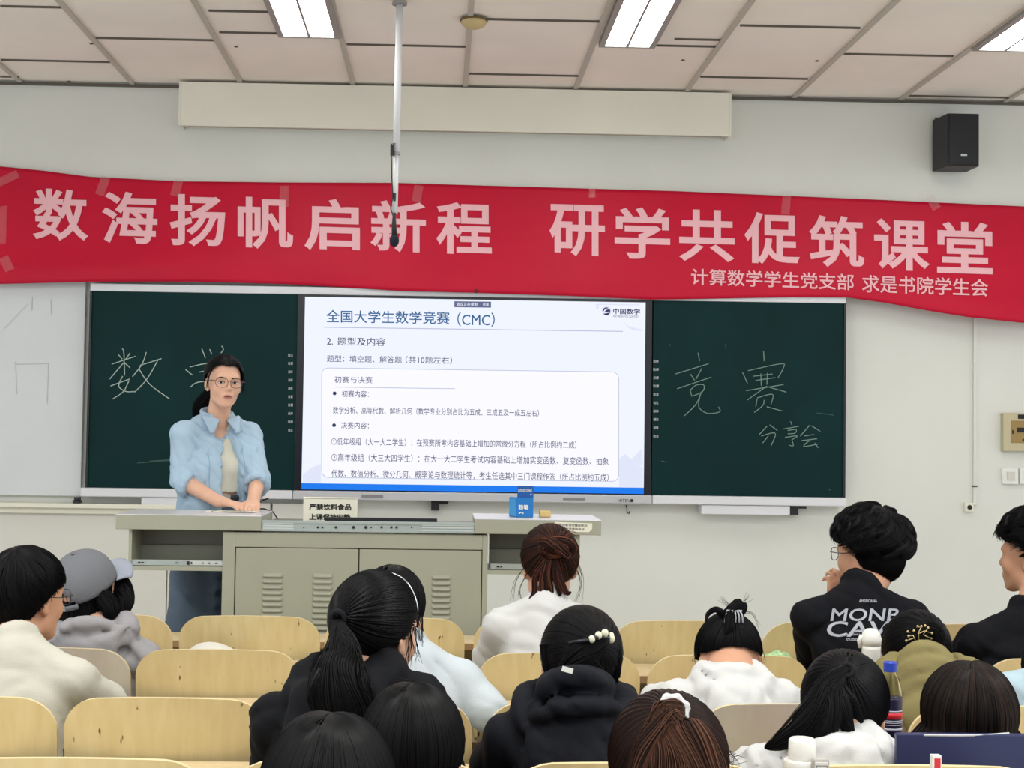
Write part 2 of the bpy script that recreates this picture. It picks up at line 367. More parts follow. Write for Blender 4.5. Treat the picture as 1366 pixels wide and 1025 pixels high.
# slide contents: u, v in slide pixels of the photograph along its own edges
def S(px, py, d=.001):
    # photo pixel -> screen plane, with the small skew of the frame taken out
    q = P(px, py, SY-d); return q
def sbox(mb, x0, y0, x1, y1, d=.001):
    a, b2, c2, e = S(x0, y1, d), S(x1, y1+(x1-x0)*.0138, d), S(x1, y0+(x1-x0)*.0138, d), S(x0, y0, d)
    mb.add([a, b2, c2, e], [(0, 1, 2, 3)])
def stext(mb, s, x0, y0, x1, y1, bold=.0, d=.002):
    sk = (x1-x0)*.0145; text_fit(mb, s, S(x0, y1, d), S(x1, y1+sk, d), S(x0, y0, d), lift=0, bold=bold)
m = MB(); z5 = dzb+.034
m.box((dx0, SY-.001, dzb), (dx1, SY, z5)); m.build('slide_footer', M_sblue, disp)
# rounded card with outline
def rrect(x0, y0, x1, y1, r, d):
    pts = []
    for cx, cy, a0 in ((x1-r, y0+r, -90), (x1-r, y1-r, 0), (x0+r, y1-r, 90), (x0+r, y0+r, 180)):
        for k in range(7):
            a = math.radians(a0+15*k); px, py = cx+r*math.cos(a), cy+r*math.sin(a); pts.append(S(px, py+(px-x0)*.0138, d))
    return pts
m = MB(); m.add(rrect(429, 491, 825.5, 637, 9, .001), [tuple(range(28))]); m.build('slide_card', M_card, disp)
ring = rrect(429, 491, 825.5, 637, 9, .0015); m = MB(); m.tube(ring+[ring[0]], .0017, 4, False)
for (x0, y0, x1, y1) in ((432, 436.3, 831, 437.3), (445, 516.2, 607, 517)): sbox(m, x0, y0, x1, y1, .0015)
m.build('slide_rules', M_line, disp)
for d_, hp in ((.0005, [(404, 633), (414, 625), (421, 622), (428, 619), (428, 652), (404, 648)]), (.0005, [(826, 612), (834, 606), (841, 612), (848, 618), (858, 624), (858, 651), (826, 650)]),
               (.0004, [(842, 613), (857, 598), (858, 622), (850, 619)]), (.0004, [(832, 429), (838, 435), (848, 438), (856, 440), (856, 442), (846, 441), (837, 437)])):
    m = MB(); m.add([S(x, y, d_) for x, y in hp], [tuple(range(len(hp)))]); m.build('slide_hill', M_hill, disp)
for tx_ in (('全国大学生数学竞赛', 435, 413.5, 600, 430.5, .008), ('（CMC）', 610, 416.5, 660, 435.5, .006)): m = MB(); stext(m, *tx_); m.build('slide_title', M_title, disp)
for lines in ((('2.', 436, 451, 444, 460, .01), ('题型及内容', 450, 450, 514, 461, .006)),
              (('题型：填空题、解答题', 436, 474, 536, 483, .004), ('（共10题左右）', 541, 475, 603, 485, .004)),
              (('数学分析、高等代数、解析几何（数学专业分别占比为五成、三成五及一成五左右）', 444, 542.5, 719, 552, .004),),
              (('①低年级组（大一大二学生）：在预赛所考内容基础上增加的常微分方程（所占比例约二成）', 442, 584, 769, 594, .004),),
              (('②高年级组（大三大四学生）：在大一大二学生考试内容基础上增加实变函数、复变函数、抽象', 442, 605, 812, 615.5, .004),),
              (('代数、数值分析、微分几何、概率论与数理统计等，考生任选其中三门课程作答（所占比例约五成）', 442, 626.5, 812, 637, .004),),
              (('初赛内容：', 456, 521, 492, 530, .004),), (('决赛内容：', 455, 563, 492, 572, .004),)):
    m = MB()
    for ln in lines: stext(m, *ln)
    m.build('slide_paragraph', M_txt, disp)
m = MB(); stext(m, '初赛与决赛', 446, 502, 497, 511, .004); m.build('slide_subheading', M_txt2, disp)
for px, py in ((446.3, 525), (445.6, 567.5)): MB().tube([S(px, py, .001), S(px, py, .003)], .0105, 14).build('slide_bullet', M_navy, disp)
m = MB(); sbox(m, 606, 402, 655, 410, .0015); m.build('slide_status_pill', M_pill, disp)
m = MB(); stext(m, '会议正在录制', 609, 403.5, 637, 408.5, .01, .0025); stext(m, '共享', 644, 404, 652, 408.5, .01, .0025); m.build('status_text', M_white_e, disp)
m = MB(); m.tube([S(809, 415.5, .001), S(809, 415.5, .002)], .029, 24); 
sbox(m, 795, 405.5, 853, 407, .001); sbox(m, 795, 406, 799, 412, .001); m.build('slide_logo_ring', M_hill, disp)
m = MB(); m.tube([S(809, 415.5, .002), S(809, 415.5, .003)], .022, 24); stext(m, '中国数学', 818, 411.5, 854, 419.5, .02)
stext(m, 'MATHEMATICS CONTEST', 818, 421, 852, 423.5, .0); m.build('slide_logo', M_navy, disp)
m = MB(); m.tube([S(803, 420, .0035), S(808, 413, .0035), S(816, 411, .0035)], .004, 5); m.tube([S(806, 418, .0035), S(813, 416.5, .0035)], .003, 5); m.build('logo_swoosh', M_white_e, disp)
# rail marks
m = MB()
for (x0, y0, x1, y1) in ((482, 660.5, 511, 664), (751, 664.5, 781, 667.5)):
    a, b2 = P(x0, y1, BF-.031), P(x1, y0, BF-.031); m.box((a[0], BF-.033, a[2]), (b2[0], BF-.029, b2[2]))
m.build('rail_slot', mat('rail_grille', rgb(130, 130, 132), .5), board)
m = MB(); a, b2 = P(824, 670, BF-.031), P(842, 666, BF-.031); text_fit(m, 'HITEVI', (a[0], BF-.031, a[2]), (b2[0], BF-.031, a[2]), (a[0], BF-.031, b2[2]), lift=.002)
q = P(843, 668, BF-.031); m.ell(q, (.009, .004, .009)); m.build('rail_print', M_ink, board)
# printed marks beside the display
m = MB()
for xx, ya, yb in ((387.5, 474, 574), (875, 482, 582)):
    for k in range(10):
        y = ya+(yb-ya)*k/9; ww = R_.uniform(3.0, 4.0)
        a, b2 = P(xx-ww, y+1.8, BF+.005), P(xx+ww, y-1.8, BF+.005)
        text_fit(m, R_.choice(['设置', '批注', '放大', '擦除', '选择', '翻页']), (a[0], BF+.005, a[2]), (b2[0], BF+.005, a[2]), (a[0], BF+.005, b2[2]), bold=.01)
m.build('shortcut_print', M_mark, board)
# chalk handwriting
def strokes(sets, ox, oy, k, r):
    m = MB()
    for st in sets:
        pts = np.array([P(ox+x*k, oy+y*k, BF+.004) for x, y in st])
        if len(pts) > 2:   # smooth the stroke
            tt = np.linspace(0, len(pts)-1, 4*len(pts)); ii = np.clip(tt.astype(int), 0, len(pts)-2); fr = (tt-ii)[:, None]
            p0, p1, p2, p3 = pts[np.clip(ii-1, 0, None)], pts[ii], pts[ii+1], pts[np.clip(ii+2, None, len(pts)-1)]
            pts = .5*((2*p1)+(p2-p0)*fr+(2*p0-5*p1+4*p2-p3)*fr**2+(3*p1-p0-3*p2+p3)*fr**3)
        m.tube(pts, r, 5)
    return m
Lk = .3316; Rk = .3704; M_chalk2 = mat('chalk_thin', rgb(122, 148, 140), .95)
SU = [[(190,318),(197,335),(200,425)],[(175,342),(190,360)],[(222,335),(205,360)],[(148,380),(245,348)],[(198,372),(140,440)],[(200,375),(222,395)],
  [(143,468),(220,440)],[(192,428),(176,468),(205,490),(240,490)],[(218,445),(195,490),(152,520)],[(287,332),(270,380),(232,430)],[(262,385),(348,358)],[(335,362),(290,440),(240,493)],[(258,400),(300,460),(380,520)]]
XUE = [[(510,318),(525,355)],[(542,320),(550,340)],[(590,307),(597,320),(588,335)],[(445,402),(472,424)],[(462,392),(525,378),(620,372),(612,396)],[(500,412),(575,402),(545,440)],[(465,472),(500,452),(610,446)],[(545,440),(556,500),(530,512)]]
for st in (SU, XUE): strokes(st, 100, 360, Lk, .0028).build('chalk_character', M_chalk, panels[0])
JING = [[(192,245),(198,275)],[(110,322),(230,285)],[(165,322),(180,345)],[(205,302),(185,340)],[(117,375),(240,333)],[(165,380),(185,362),(213,362),(208,385),(170,402)],[(163,375),(170,402)],
  [(205,385),(185,430),(143,472)],[(200,395),(195,440),(225,463),(270,458),(266,440)]]
SAI = [[(428,238),(430,275)],[(352,315),(370,355)],[(372,310),(490,285),(500,298),(480,335)],[(390,330),(460,322)],[(418,320),(420,365)],[(442,318),(440,360)],[(400,345),(470,335)],[(365,382),(500,360)],
  [(440,365),(370,415)],[(450,370),(510,387)],[(405,410),(400,440)],[(405,408),(460,395),(455,430)],[(430,415),(425,435),(395,460)],[(440,440),(495,455)]]
FEN = [[(440,510),(412,540)],[(450,505),(478,525)],[(420,545),(470,535),(455,580)],[(445,545),(425,570)]]
XIANG = [[(525,492),(530,505)],[(500,520),(555,510)],[(515,525),(545,522),(540,535),(515,537)],[(505,550),(550,545),(530,558)],[(530,558),(535,580),(520,578)]]
HUI = [[(595,505),(560,545)],[(600,508),(632,528)],[(575,545),(610,540)],[(565,562),(620,555)],[(595,560),(572,582),(622,575)],[(612,570),(625,588)]]
for st in (JING, SAI, FEN, XIANG, HUI): strokes(st, 860, 380, Rk, .0025).build('chalk_character', M_chalk2, panels[1])
strokes([[(290,215),(293,228)],[(90,215),(92,222)],[(620,462),(680,470)],[(662,738),(670,740)],[(60,635),(80,640)]], 860, 380, Rk, .0022).build('chalk_smudge', M_chalkdim, panels[1])
strokes([[(250,778),(380,768)],[(300,770),(420,762)]], 100, 360, Lk, .0022).build('chalk_smudge', M_chalkdim, panels[0])
# eraser trays hanging below the board
for (x0, x1, yt, yb, lab) in ((189, 238, 663, 678, 'white ledge box hanging under the chalkboard behind the standing woman'), (935, 1053, 672, 686, 'white ledge box hanging under the chalkboard above the top-knot head')):
    a, b2 = P(x0, yb, 7.9), P(x1 if x1 > 300 else 262, yt, 7.9)
    t = MB().box((a[0], 7.885, a[2]), (b2[0], WY-.002, bzb-.002)).build('ledge_box', M_frame, loc=((a[0]+b2[0])/2, WY, a[2]), bevel=.003); tag(t, lab, 'ledge')
for (x, lab) in ((581, 'small dark metal bracket under the display rail'), (1059, 'small dark metal bracket under the chalkboard corner')):
    y0 = 670 if x < 600 else 676
    a = P(x-6, y0+11, 7.95); b2 = P(x+5, y0-2, 7.95)
    t = MB().box((a[0], 7.93, a[2]), (b2[0], WY-.002, bzb-.001)).box((b2[0], 7.95, b2[2]-.02), (b2[0]+.05, WY-.002, bzb-.001)).build('bracket', M_dark, loc=(a[0], WY, a[2])); tag(t, lab, 'bracket')
a = P(836, 682, 7.98); t = MB().tube([a+(0, .015, .03), a+(0, -.01, .02), a+(0, -.012, -.008), a+(.012, -.012, -.014), a+(.016, -.012, 0)], .004, 6).build('wall_hook', M_dark, loc=a); tag(t, 'small dark hook on the wall below the display', 'hook')

# white projection board on the wall beyond the chalkboard, with its ledge
a, b2 = P(-60, 660, 7.96), P(112, 375, 7.96)
t = MB().box((a[0]-.3, 7.965, a[2]), (b2[0]+.01, WY-.002, b2[2])).build('whiteboard', mat('whiteboard_face', rgb(208, 212, 214), .3, var=.03, vscale=(2, 2, 2)), loc=(a[0], WY, a[2]), bevel=.003); tag(t, 'plain white writing board beside the green chalkboard, under the banner', 'whiteboard')
m = MB()
for st in ([(60,380),(195,378)],[(205,120),(206,180)],[(195,380),(190,540)],[(62,370),(68,500)],[(15,240),(110,140)],[(130,110),(128,165)]):
    m.tube([P(0+x*.3317, 360+y*.3317, 7.963) for x, y in st], .0018, 4)
m.build('faint_marks', mat('faint_mark', rgb(201, 204, 204), .8), t)
zl = P(60, 671, 7.93)[2]; zl2 = P(60, 677, 7.93)[2]; zl3 = P(60, 685, 7.93)[2]
xr = P(238, 690, 7.93)[0]+.35
struct(MB().box((-5, 7.88, zl2), (xr-.35, WY-.001, zl)).box((-5, 7.915, zl3), (xr-.35, WY-.001, zl2)).build('trim_4', M_sign, bevel=.004))
m = MB()
for x0, x1 in ((-5, P(222, 800, 7.95)[0]), (P(234, 800, 7.95)[0], P(361, 700, 7.95)[0]), (P(363, 700, 7.95)[0], P(473, 700, 7.95)[0])):
    m.box((x0, 7.95, PLAT), (x1-.004, WY-.001, zl3 if x1 < xr-.35 else P(400, 672, 7.95)[2]))
m.box((P(222, 800, 7.95)[0], 7.96, PLAT), (P(234, 800, 7.95)[0], WY-.001, zl3))
struct(m.build('wall_front_panels', mat('lower_panel', rgb(214, 212, 204), .5), bevel=.003))
a = P(103, 668, 7.93)
t = MB().box((a[0]-.018, 7.90, zl), (a[0]+.022, 7.95, zl+.018)).box((a[0]-.012, 7.905, zl+.018), (a[0]+.018, 7.945, zl+.034)).build('marker_eraser', M_dark, loc=(a[0], 7.92, zl), bevel=.003); tag(t, 'small black eraser on the ledge below the white writing board', 'eraser')

# conduit, socket, breaker panel, switches
a, b2 = P(1304, 430, 7.985), P(1300.5, 655, 7.985); c2 = P(1299, 674, 7.985)
t = MB().box((b2[0]-.009, 7.982, c2[2]), (b2[0]+.009, WY, P(1304, 300, 7.985)[2])).build('wall_conduit', M_wall, loc=(b2[0], WY, b2[2]), bevel=.002); tag(t, 'thin white cable conduit running down the wall below the banner', 'conduit')
MB().box((b2[0]-.012, 7.978, P(1302, 650, 7.985)[2]), (b2[0]+.012, WY, P(1302, 648, 7.985)[2])).build('clip', M_inks, t)
a, b2 = P(1287, 683, 7.975), P(1299, 671, 7.975)
t = empty('wall_socket', ((a[0]+b2[0])/2, WY, a[2]), 'small cream aerial socket at the foot of the conduit', 'socket')
MB().box((a[0], 7.972, a[2]), (b2[0], WY, b2[2])).build('plate', M_sign, t, bevel=.004)
MB().tube([((a[0]+b2[0])/2, 7.972, (a[2]+b2[2])/2), ((a[0]+b2[0])/2, 7.965, (a[2]+b2[2])/2)], .013, 14).build('hole', M_ink, t)
a, b2 = P(1338, 602, 7.96), P(1412, 552, 7.96)
t = empty('control_panel', ((a[0]+b2[0])/2, WY, a[2]), 'beige wall control box with amber window above the light switches', 'control panel')
MB().box((a[0], 7.955, a[2]), (b2[0], WY, b2[2])).build('case', M_panel, t, bevel=.004)
i0, i1 = P(1349, 591, 7.955), P(1400, 562, 7.955)
w = MB().box((i0[0], 7.951, i0[2]), (i1[0], 7.957, i1[2])).build('window', M_brown, t)
m = MB(); m.box(P(1357, 577, 7.949), P(1380, 571, 7.951)+(0, .002, 0)); m.box(P(1350.5, 579, 7.949), P(1352, 574, 7.951)+(0, .002, 0)); m.box(P(1364, 588, 7.949), P(1378, 586, 7.951)+(0, .002, 0)); m.build('breaker', M_ink, w)
MB().box(P(1358, 559, 7.953), P(1380, 553.5, 7.955)+(0, .002, 0)).build('nameplate', M_ink, t)
for (x0, x1, lab) in ((1337, 1358.5, 'square white light switch under the control box, nearer the conduit'), (1360, 1382, 'square white light switch under the control box, farther from the conduit')):
    a, b2 = P(x0, 646, 7.98), P(x1, 625, 7.98)
    t = empty('light_switch', ((a[0]+b2[0])/2, WY, a[2]), lab, 'light switch', 'light switches')
    MB().box((a[0], 7.978, a[2]), (b2[0], WY, b2[2])).build('plate', M_white, t, bevel=.003)
    MB().box((a[0]+.025, 7.972, a[2]+.022), (b2[0]-.022, 7.979, b2[2]-.02)).build('rocker', mat('rocker', rgb(206, 202, 194), .4), t, bevel=.002)

# ------------------------------------------------------------------ red banner
top_px = [(-30, 220), (0, 222), (60, 228), (120, 236), (240, 242), (380, 243.5), (525, 244), (640, 247.5), (760, 251), (900, 255), (1040, 261), (1180, 267), (1366, 275.5), (1420, 278)]
bot_px = [(-30, 381), (0, 379), (60, 377.5), (120, 376), (260, 376), (380, 379), (450, 383), (530, 388), (640, 391), (760, 395), (870, 400), (960, 398.5), (1060, 396.5), (1130, 397), (1180, 404), (1240, 415), (1290, 423), (1366, 431), (1420, 434)]
def ywave(x, s):   # depth of the cloth at photo x, s = 0 top .. 1 bottom
    base = 7.975+(7.885-7.975)*min(1, s*1.15)
    ph = x*.011
    w = .006*math.sin(ph+3.1*s)+.003*math.sin(2.3*ph-4*s+1)*s
    diag = .0075*math.sin(11*s+.010*x)*math.exp(-((x-180)/260)**2)+.008*math.sin(8*s-.012*x)*math.exp(-((x-1150)/250)**2)
    return base+w*(.4+s)+diag*(s*(1-.3*s))
NX, NS = 200, 28
bv = []
tx, ty = zip(*top_px); bxp, byp = zip(*bot_px)
for i in range(NX+1):
    x = -30+1450*i/NX; yt, yb = np.interp(x, tx, ty), np.interp(x, bxp, byp)
    for j in range(NS+1):
        s = j/NS; bv.append(P(x, yt+(yb-yt)*s, ywave(x, s)))
bf = [(i*(NS+1)+j, i*(NS+1)+j+1, (i+1)*(NS+1)+j+1, (i+1)*(NS+1)+j) for i in range(NX) for j in range(NS)]
ban = mesh_obj('banner', bv, bf, M_red, None, (bv[0][0]+2.5, 7.98, bv[0][2]-.3), True); tag(ban, 'long red cloth banner with pale Chinese lettering taped across the wall', 'banner')
so = ban.modifiers.new('cloth', 'SOLIDIFY'); so.thickness = .002
def on_banner(px, py, lift=.004):
    yt, yb = np.interp(px, tx, ty), np.interp(px, bxp, byp); s = (py-yt)/(yb-yt); return P(px, py, ywave(px, min(max(s, 0), 1))-lift)
def ban_text(mb, s, x0, y0, x1, y1, sk=.035, bold=.0):
    v, f = text_verts(s, bold); lo, hi = v.min(0), v.max(0)
    bm = bmesh.new(); vs = [bm.verts.new(((a[0]-lo[0])/(hi[0]-lo[0]), (a[1]-lo[1])/(hi[1]-lo[1]), 0)) for a in v]
    for q in f:
        try: bm.faces.new([vs[i] for i in q])
        except ValueError: pass
    bmesh.ops.triangulate(bm, faces=bm.faces[:])
    for _ in range(3):      # short edges so that the letters follow the folds of the cloth
        ed = [e for e in bm.edges if e.calc_length()*(x1-x0) > 9]
        if not ed: break
        bmesh.ops.subdivide_edges(bm, edges=ed, cuts=1); bmesh.ops.triangulate(bm, faces=bm.faces[:])
    bm.verts.index_update()
    mb.add([on_banner(x0+(x1-x0)*a.co.x, y1-(y1-y0)*a.co.y+(x1-x0)*sk*a.co.x) for a in bm.verts], [tuple(q.index for q in p.verts) for p in bm.faces]); bm.free()
for ch, cx in zip('数海扬帆启新程研学共促筑课堂', (81, 173, 263.5, 354, 443, 531, 619, 770, 857, 943, 1030, 1116, 1203, 1287)):
    cy = np.interp(cx, (80, 350, 620, 770, 1030, 1287), (286, 297, 304, 307, 317.5, 330)); m = MB()
    ban_text(m, ch, cx-37, cy-35, cx+37, cy+34, .03, .022); m.build('letter', M_pink, ban)
m = MB(); ban_text(m, '计算数学学生党支部', 922, 358, 1139, 380, .036, .012); ban_text(m, '求是书院学生会', 1150, 366.5, 1318, 390, .036, .012); m.build('small_lettering', M_pink, ban)
for (x, y, wd, ht, an) in ((6, 240, 40, 11, -25), (137, 248, 12, 26, 20), (236, 250, 12, 24, 15), (379, 262, 12, 28, 0), (557, 258, 12, 22, 10), (790, 256, 9, 16, 5), (1049, 270, 11, 32, 5), (4, 300, 9, 50, 2), (9, 352, 13, 20, -25), (1245, 270, 12, 20, -30)):
    c_, s_ = math.cos(math.radians(an)), math.sin(math.radians(an)); m = MB()
    cs = [(x+c_*dx-s_*dy, y+s_*dx+c_*dy) for dx, dy in ((-wd/2, ht/2), (wd/2, ht/2), (wd/2, -ht/2), (-wd/2, -ht/2))]
    q = []
    for k in range(4): 
        (xa, ya), (xb, yb) = cs[k], cs[(k+1) % 4]
        q += [on_banner(xa+(xb-xa)*f_, ya+(yb-ya)*f_, .0065) for f_ in (0, .5)]
    m.add(q, [(0, 1, 7), (1, 2, 3), (3, 4, 5), (5, 6, 7), (1, 3, 7), (3, 5, 7)]); m.build('tape', M_tape, ban)
q = on_banner(635, 388.5, .003); MB().ell(q, (.011, .003, .012)).build('eyelet', mat('eyelet', rgb(90, 20, 26), .5), ban)

# ------------------------------------------------------------------ lectern
LY = 5.55
lec = empty('lectern', (P(470, 800, LY)[0], LY+.25, PLAT), 'grey-green steel teaching lectern with louvred doors and slid-open side tops', 'lectern')
cx0, cx1 = P(296, 780, LY)[0], P(650, 780, LY)[0]; ctop = P(470, 712, LY)[2]
D = .46
z0 = PLAT+.001
m = MB()
dl, dr, dm = P(313.5, 780, LY)[0], P(642, 780, LY)[0], P(478, 780, LY)[0]; dz1 = (P(313, 733, LY)[2]+P(643, 733, LY)[2])/2; dz0 = z0+.06
m.box((cx0, LY, z0), (dl-.003, LY+D, ctop)).box((dr+.003, LY, z0), (cx1, LY+D, ctop)).box((dl-.003, LY, dz1+.003), (dr+.003, LY+D, ctop)).box((dl-.003, LY, z0), (dr+.003, LY+D, dz0-.003)).box((dl-.003, LY+.03, dz0-.003), (dr+.003, LY+D, dz1+.003))
m.build('cabinet', M_metal, lec, bevel=.002)
MB().box((dl-.003, LY+.026, dz0-.003), (dr+.003, LY+.0305, dz1+.003)).build('door_gap', M_dark, lec)
for (a, c2, vents) in ((dl, dm-.002, ((349, 378), (416, 444))), (dm+.002, dr, ((509, 537), (575, 602)))):
    d = MB().box((a, LY+.004, dz0), (c2, LY+.026, dz1)).build('door', M_metal, lec, bevel=.003)
    for va, vb in vents:
        xa, xb = P(va, 780, LY)[0], P(vb, 780, LY)[0]; zt = dz1-.095; lm = MB()
        for k in range(13):
            zz = zt-k*.0225; n = 6; pr = []
            for q in range(n+1):
                t_ = q/n; pr.append((LY+.005-.010*math.sin(math.pi*t_*.62), zz-.016*t_))
            v = []; fs = []
            for xx, sc_ in ((xa, 0), (xa+.008, 1), (xb-.008, 1), (xb, 0)):
                for (y, z) in pr: v.append((xx, LY+.0045+(y-LY-.005)*sc_ if sc_ else LY+.0045, z))
            for i in range(3):
                for q in range(n): fs.append((i*(n+1)+q, i*(n+1)+q+1, (i+1)*(n+1)+q+1, (i+1)*(n+1)+q))
            lm.add(v, fs); lm.box((xa+.006, LY+.0035, zz-.0175), (xb-.006, LY+.0045, zz-.0155))
        lm.build('louvre', M_metal, d, smooth=False)
# sliding tops
la, lb = P(155.5, 700, LY)[0], P(349, 700, LY)[0]; lz1 = (P(155, 687, LY)[2]+P(349, 687, LY)[2])/2; lz0 = ctop+.006
ra, rb = P(633, 702, LY)[0], P(801.5, 702, LY)[0]; rz1 = (P(633, 691.5, LY)[2]+P(801, 694, LY)[2])/2; rz0 = lz0
lz1 = rz1 = (lz1+rz1)/2
TD = .34
def slab(x0, x1, zt, zb, name, skew):
    m = MB(); m.box((x0, LY-.015, zb), (x1, LY-.012+.02, zt-.004)).box((x0, LY+.008, zb), (x0+.012, LY+TD, zt-.004)).box((x1-.012, LY+.008, zb), (x1, LY+TD, zt-.004)).box((x0, LY+.008, zb), (x1, LY+TD, zb+.01))
    o = m.build(name, M_metal, lec, bevel=.002)
    MB().box((x0-.001, LY-.016, zt-.004), (x1+.001, LY+TD, zt)).build('worktop_skin', M_lecttop, o, bevel=.0015)
    return o
slab(la, lb, lz1, lz0, 'sliding_top', 0); slab(ra, rb, rz1, rz0, 'sliding_top', 0)
# middle slide channel, console
mz1 = P(490, 696, LY)[2]
ch = MB().box((lb, LY-.004, lz0), (ra, LY+.006, mz1)).box((lb, LY-.010, mz1-.010), (ra, LY+.02, mz1-.002)).box((lb, LY-.012, lz0), (ra, LY+.01, lz0+.007)).build('slide_channel', M_steel, lec)
m = MB()
for xa, xb in ((351, 392), (563, 632)):
    a = P(xa, 706, LY)[0]; b2 = P(xb, 706, LY)[0]
    for zz in (.25, .5, .75):
        z = lz0+(mz1-lz0)*zz; m.box((a, LY-.009, z-.003), (b2, LY-.004, z+.003))
m.build('slide_runner', mat('runner', rgb(206, 214, 212), .3, metal=.5), ch)
m = MB()
for xx, w in ((424, 3.5), (430, 3), (448, 4), (471.5, 2.6), (488, 2.6), (495, 1.3), (509, 3.5), (522, 2), (529, 2), (549, 1.3), (405, 1)):
    q = P(xx, 704, LY-.006); r = w/FPX*LY*.8; m.tube([q+(0, .001, 0), q-(0, .002, 0)], r if w < 3 else r*.55, 10)
m.build('slide_holes', M_dark, ch)
MB().box((lb, LY+.03, ctop), (ra, LY+D-.02, lz0+.02)).build('console_deck', M_metal_in, lec)
a, b2 = P(434, 693, LY+.2), P(583, 693, LY+.2)
MB().box((a[0], LY+.19, lz0), (b2[0], LY+.21, P(500, 691, LY+.2)[2])).build('console_screen', M_dark, lec, bevel=.002)
# side wings under the tops
wz0 = (P(200, 765.5, LY)[2]+P(700, 763, LY)[2])/2
for (xa, xb, lf) in ((P(171, 740, LY)[0], cx0, True), (cx1, P(773.5, 740, LY)[0], False)):
    m = MB(); side = (xa, xa+.012) if lf else (xb-.022, xb)
    m.box((side[0], LY+.004, wz0), (side[1], LY+TD, lz0))
    m.box((xa, LY+.012, wz0), (xb, LY+TD, wz0+.012)).box((xa, LY+.006, wz0), (xb, LY+.016, wz0+.016))
    w = m.build('side_wing', M_metal, lec)
    MB().box((xa+.012, LY+.20, wz0+.012), (xb-.012, LY+.21, lz0)).box((xa+.012, LY+.17, wz0+.012), (xb-.012, LY+.2, wz0+.085)).build('inner_panel', M_metal_in, w)
    zr = wz0+.019; sl = MB().box((xa+.012, LY+.012, zr), (xb, LY+.03, zr+.021)).build('drawer_slide', M_steel, w)
    m = MB(); L = xb-xa
    m.box((xa+L*.62, LY+.008, zr+.003), (xb, LY+.0125, zr+.018)); m.build('slide_member', mat('slide_bright', rgb(212, 216, 214), .3, metal=.4), sl)
    m = MB(); 
    for fx, ww, hh in ((.1, .010, .004), (.14, .007, .004), (.5, .008, .003), (.62, .010, .014), (.66, .006, .008), (.78, .007, .005), (.85, .006, .005), (.92, .01, .004)):
        q = xa+L*fx; m.box((q, LY+.006, zr+.0105-hh/2), (q+ww, LY+.0115, zr+.0105+hh/2))
    m.build('slide_holes', M_dark, sl)
# sticker on the right top
m = MB(); a = P(740, 696.5, LY-.016); b2 = P(790, 710.5, LY-.016)
pts = []
zc0, zc1 = b2[2], a[2]
for x, z in ((a[0], zc1), (b2[0], zc1-.004), (b2[0], zc0+.012), (b2[0]-.012, zc0), (a[0]+.0, zc0)): pts.append((x, LY-.0165, z))
st = m.poly(pts, (0, -.001, 0)).build('sticker', M_sign, lec)
m = MB(); text_fit(m, '爱护设备请勿擅自移动', (a[0]+.004, LY-.0176, zc1-.016), (b2[0]-.02, LY-.0176, zc1-.018), (a[0]+.004, LY-.0176, zc1-.006), lift=.0006, bold=.01)
text_fit(m, '多媒体教室值班电话', (a[0]+.004, LY-.0176, zc1-.030), (b2[0]-.03, LY-.0176, zc1-.032), (a[0]+.004, LY-.0176, zc1-.021), lift=.0006, bold=.01); m.build('sticker_print', M_inks, st)

# sign card standing on the lectern
SYc = LY+.30
a, b2 = P(404, 700, SYc), P(477, 662, SYc); zb_ = lz0+.0205
t = MB().box((a[0], SYc, zb_), (b2[0], SYc+.012, b2[2]-.006)).box((a[0]-.001, SYc-.004, b2[2]-.012), (b2[0]+.001, SYc+.016, b2[2]-.006)).build('notice_sign', M_sign, loc=((a[0]+b2[0])/2, SYc, zb_), bevel=.002); tag(t, 'cream notice card with two rows of black characters standing on the lectern', 'sign')
m = MB()
for s, x0, x1, y0, y1 in (('严禁饮料食品', 412.5, 468.5, 672, 680.5), ('上课保持安静', 412.5, 467.5, 685.5, 694)):
    text_fit(m, s, P(x0, y1, SYc-.001), P(x1, y1+.6, SYc-.001), P(x0, y0, SYc-.001), lift=.001, bold=.03)
m.build('notice_text', M_ink, t)
# cables behind the lectern
t = MB().tube([P(339, 676, 6.05), P(350, 668, 6.1), P(358, 665, 6.1)], .003, 6).tube([P(338, 679, 6.02), P(352, 679, 6.02), P(364, 683, 6.0), P(370, 692, 5.96), P(371, 702, 5.93)], .003, 6).build('cable', M_dark, loc=P(350, 690, 6.0)); tag(t, 'thin black cable looping beside the standing woman behind the lectern', 'cable')
# sheets under the hands
zt = lz1+.0012
a = P(310, 683, LY+.26); t = empty('paper_sheets', (a[0], LY+.25, zt), 'printed white sheets lying on the lectern top under her hands', 'paper')
for k, (dx, dy, an) in enumerate(((0, .0, .1), (.045, -.02, -.25))):
    c_, s_ = math.cos(an), math.sin(an); Mx = np.array([[c_, -s_, 0], [s_, c_, 0], [0, 0, 1]]); m = MB(); m.box((-.08, -.055, 0), (.08, .055, .001), Mx); m.v[0] += np.array([a[0]-.02+dx, LY+.23+dy, zt+k*.0012]); o = m.build('sheet', M_white if k == 0 else M_sign, t)
    m = MB()
    for q in range(5): m.box((-.06, -.04+q*.018, .0), (.05-.02*(q % 2), -.034+q*.018, .0003), Mx)
    for v in m.v: v += np.array([a[0]-.02+dx, LY+.23+dy, zt+.001+k*.0012])
    m.build('print', M_inks, o)
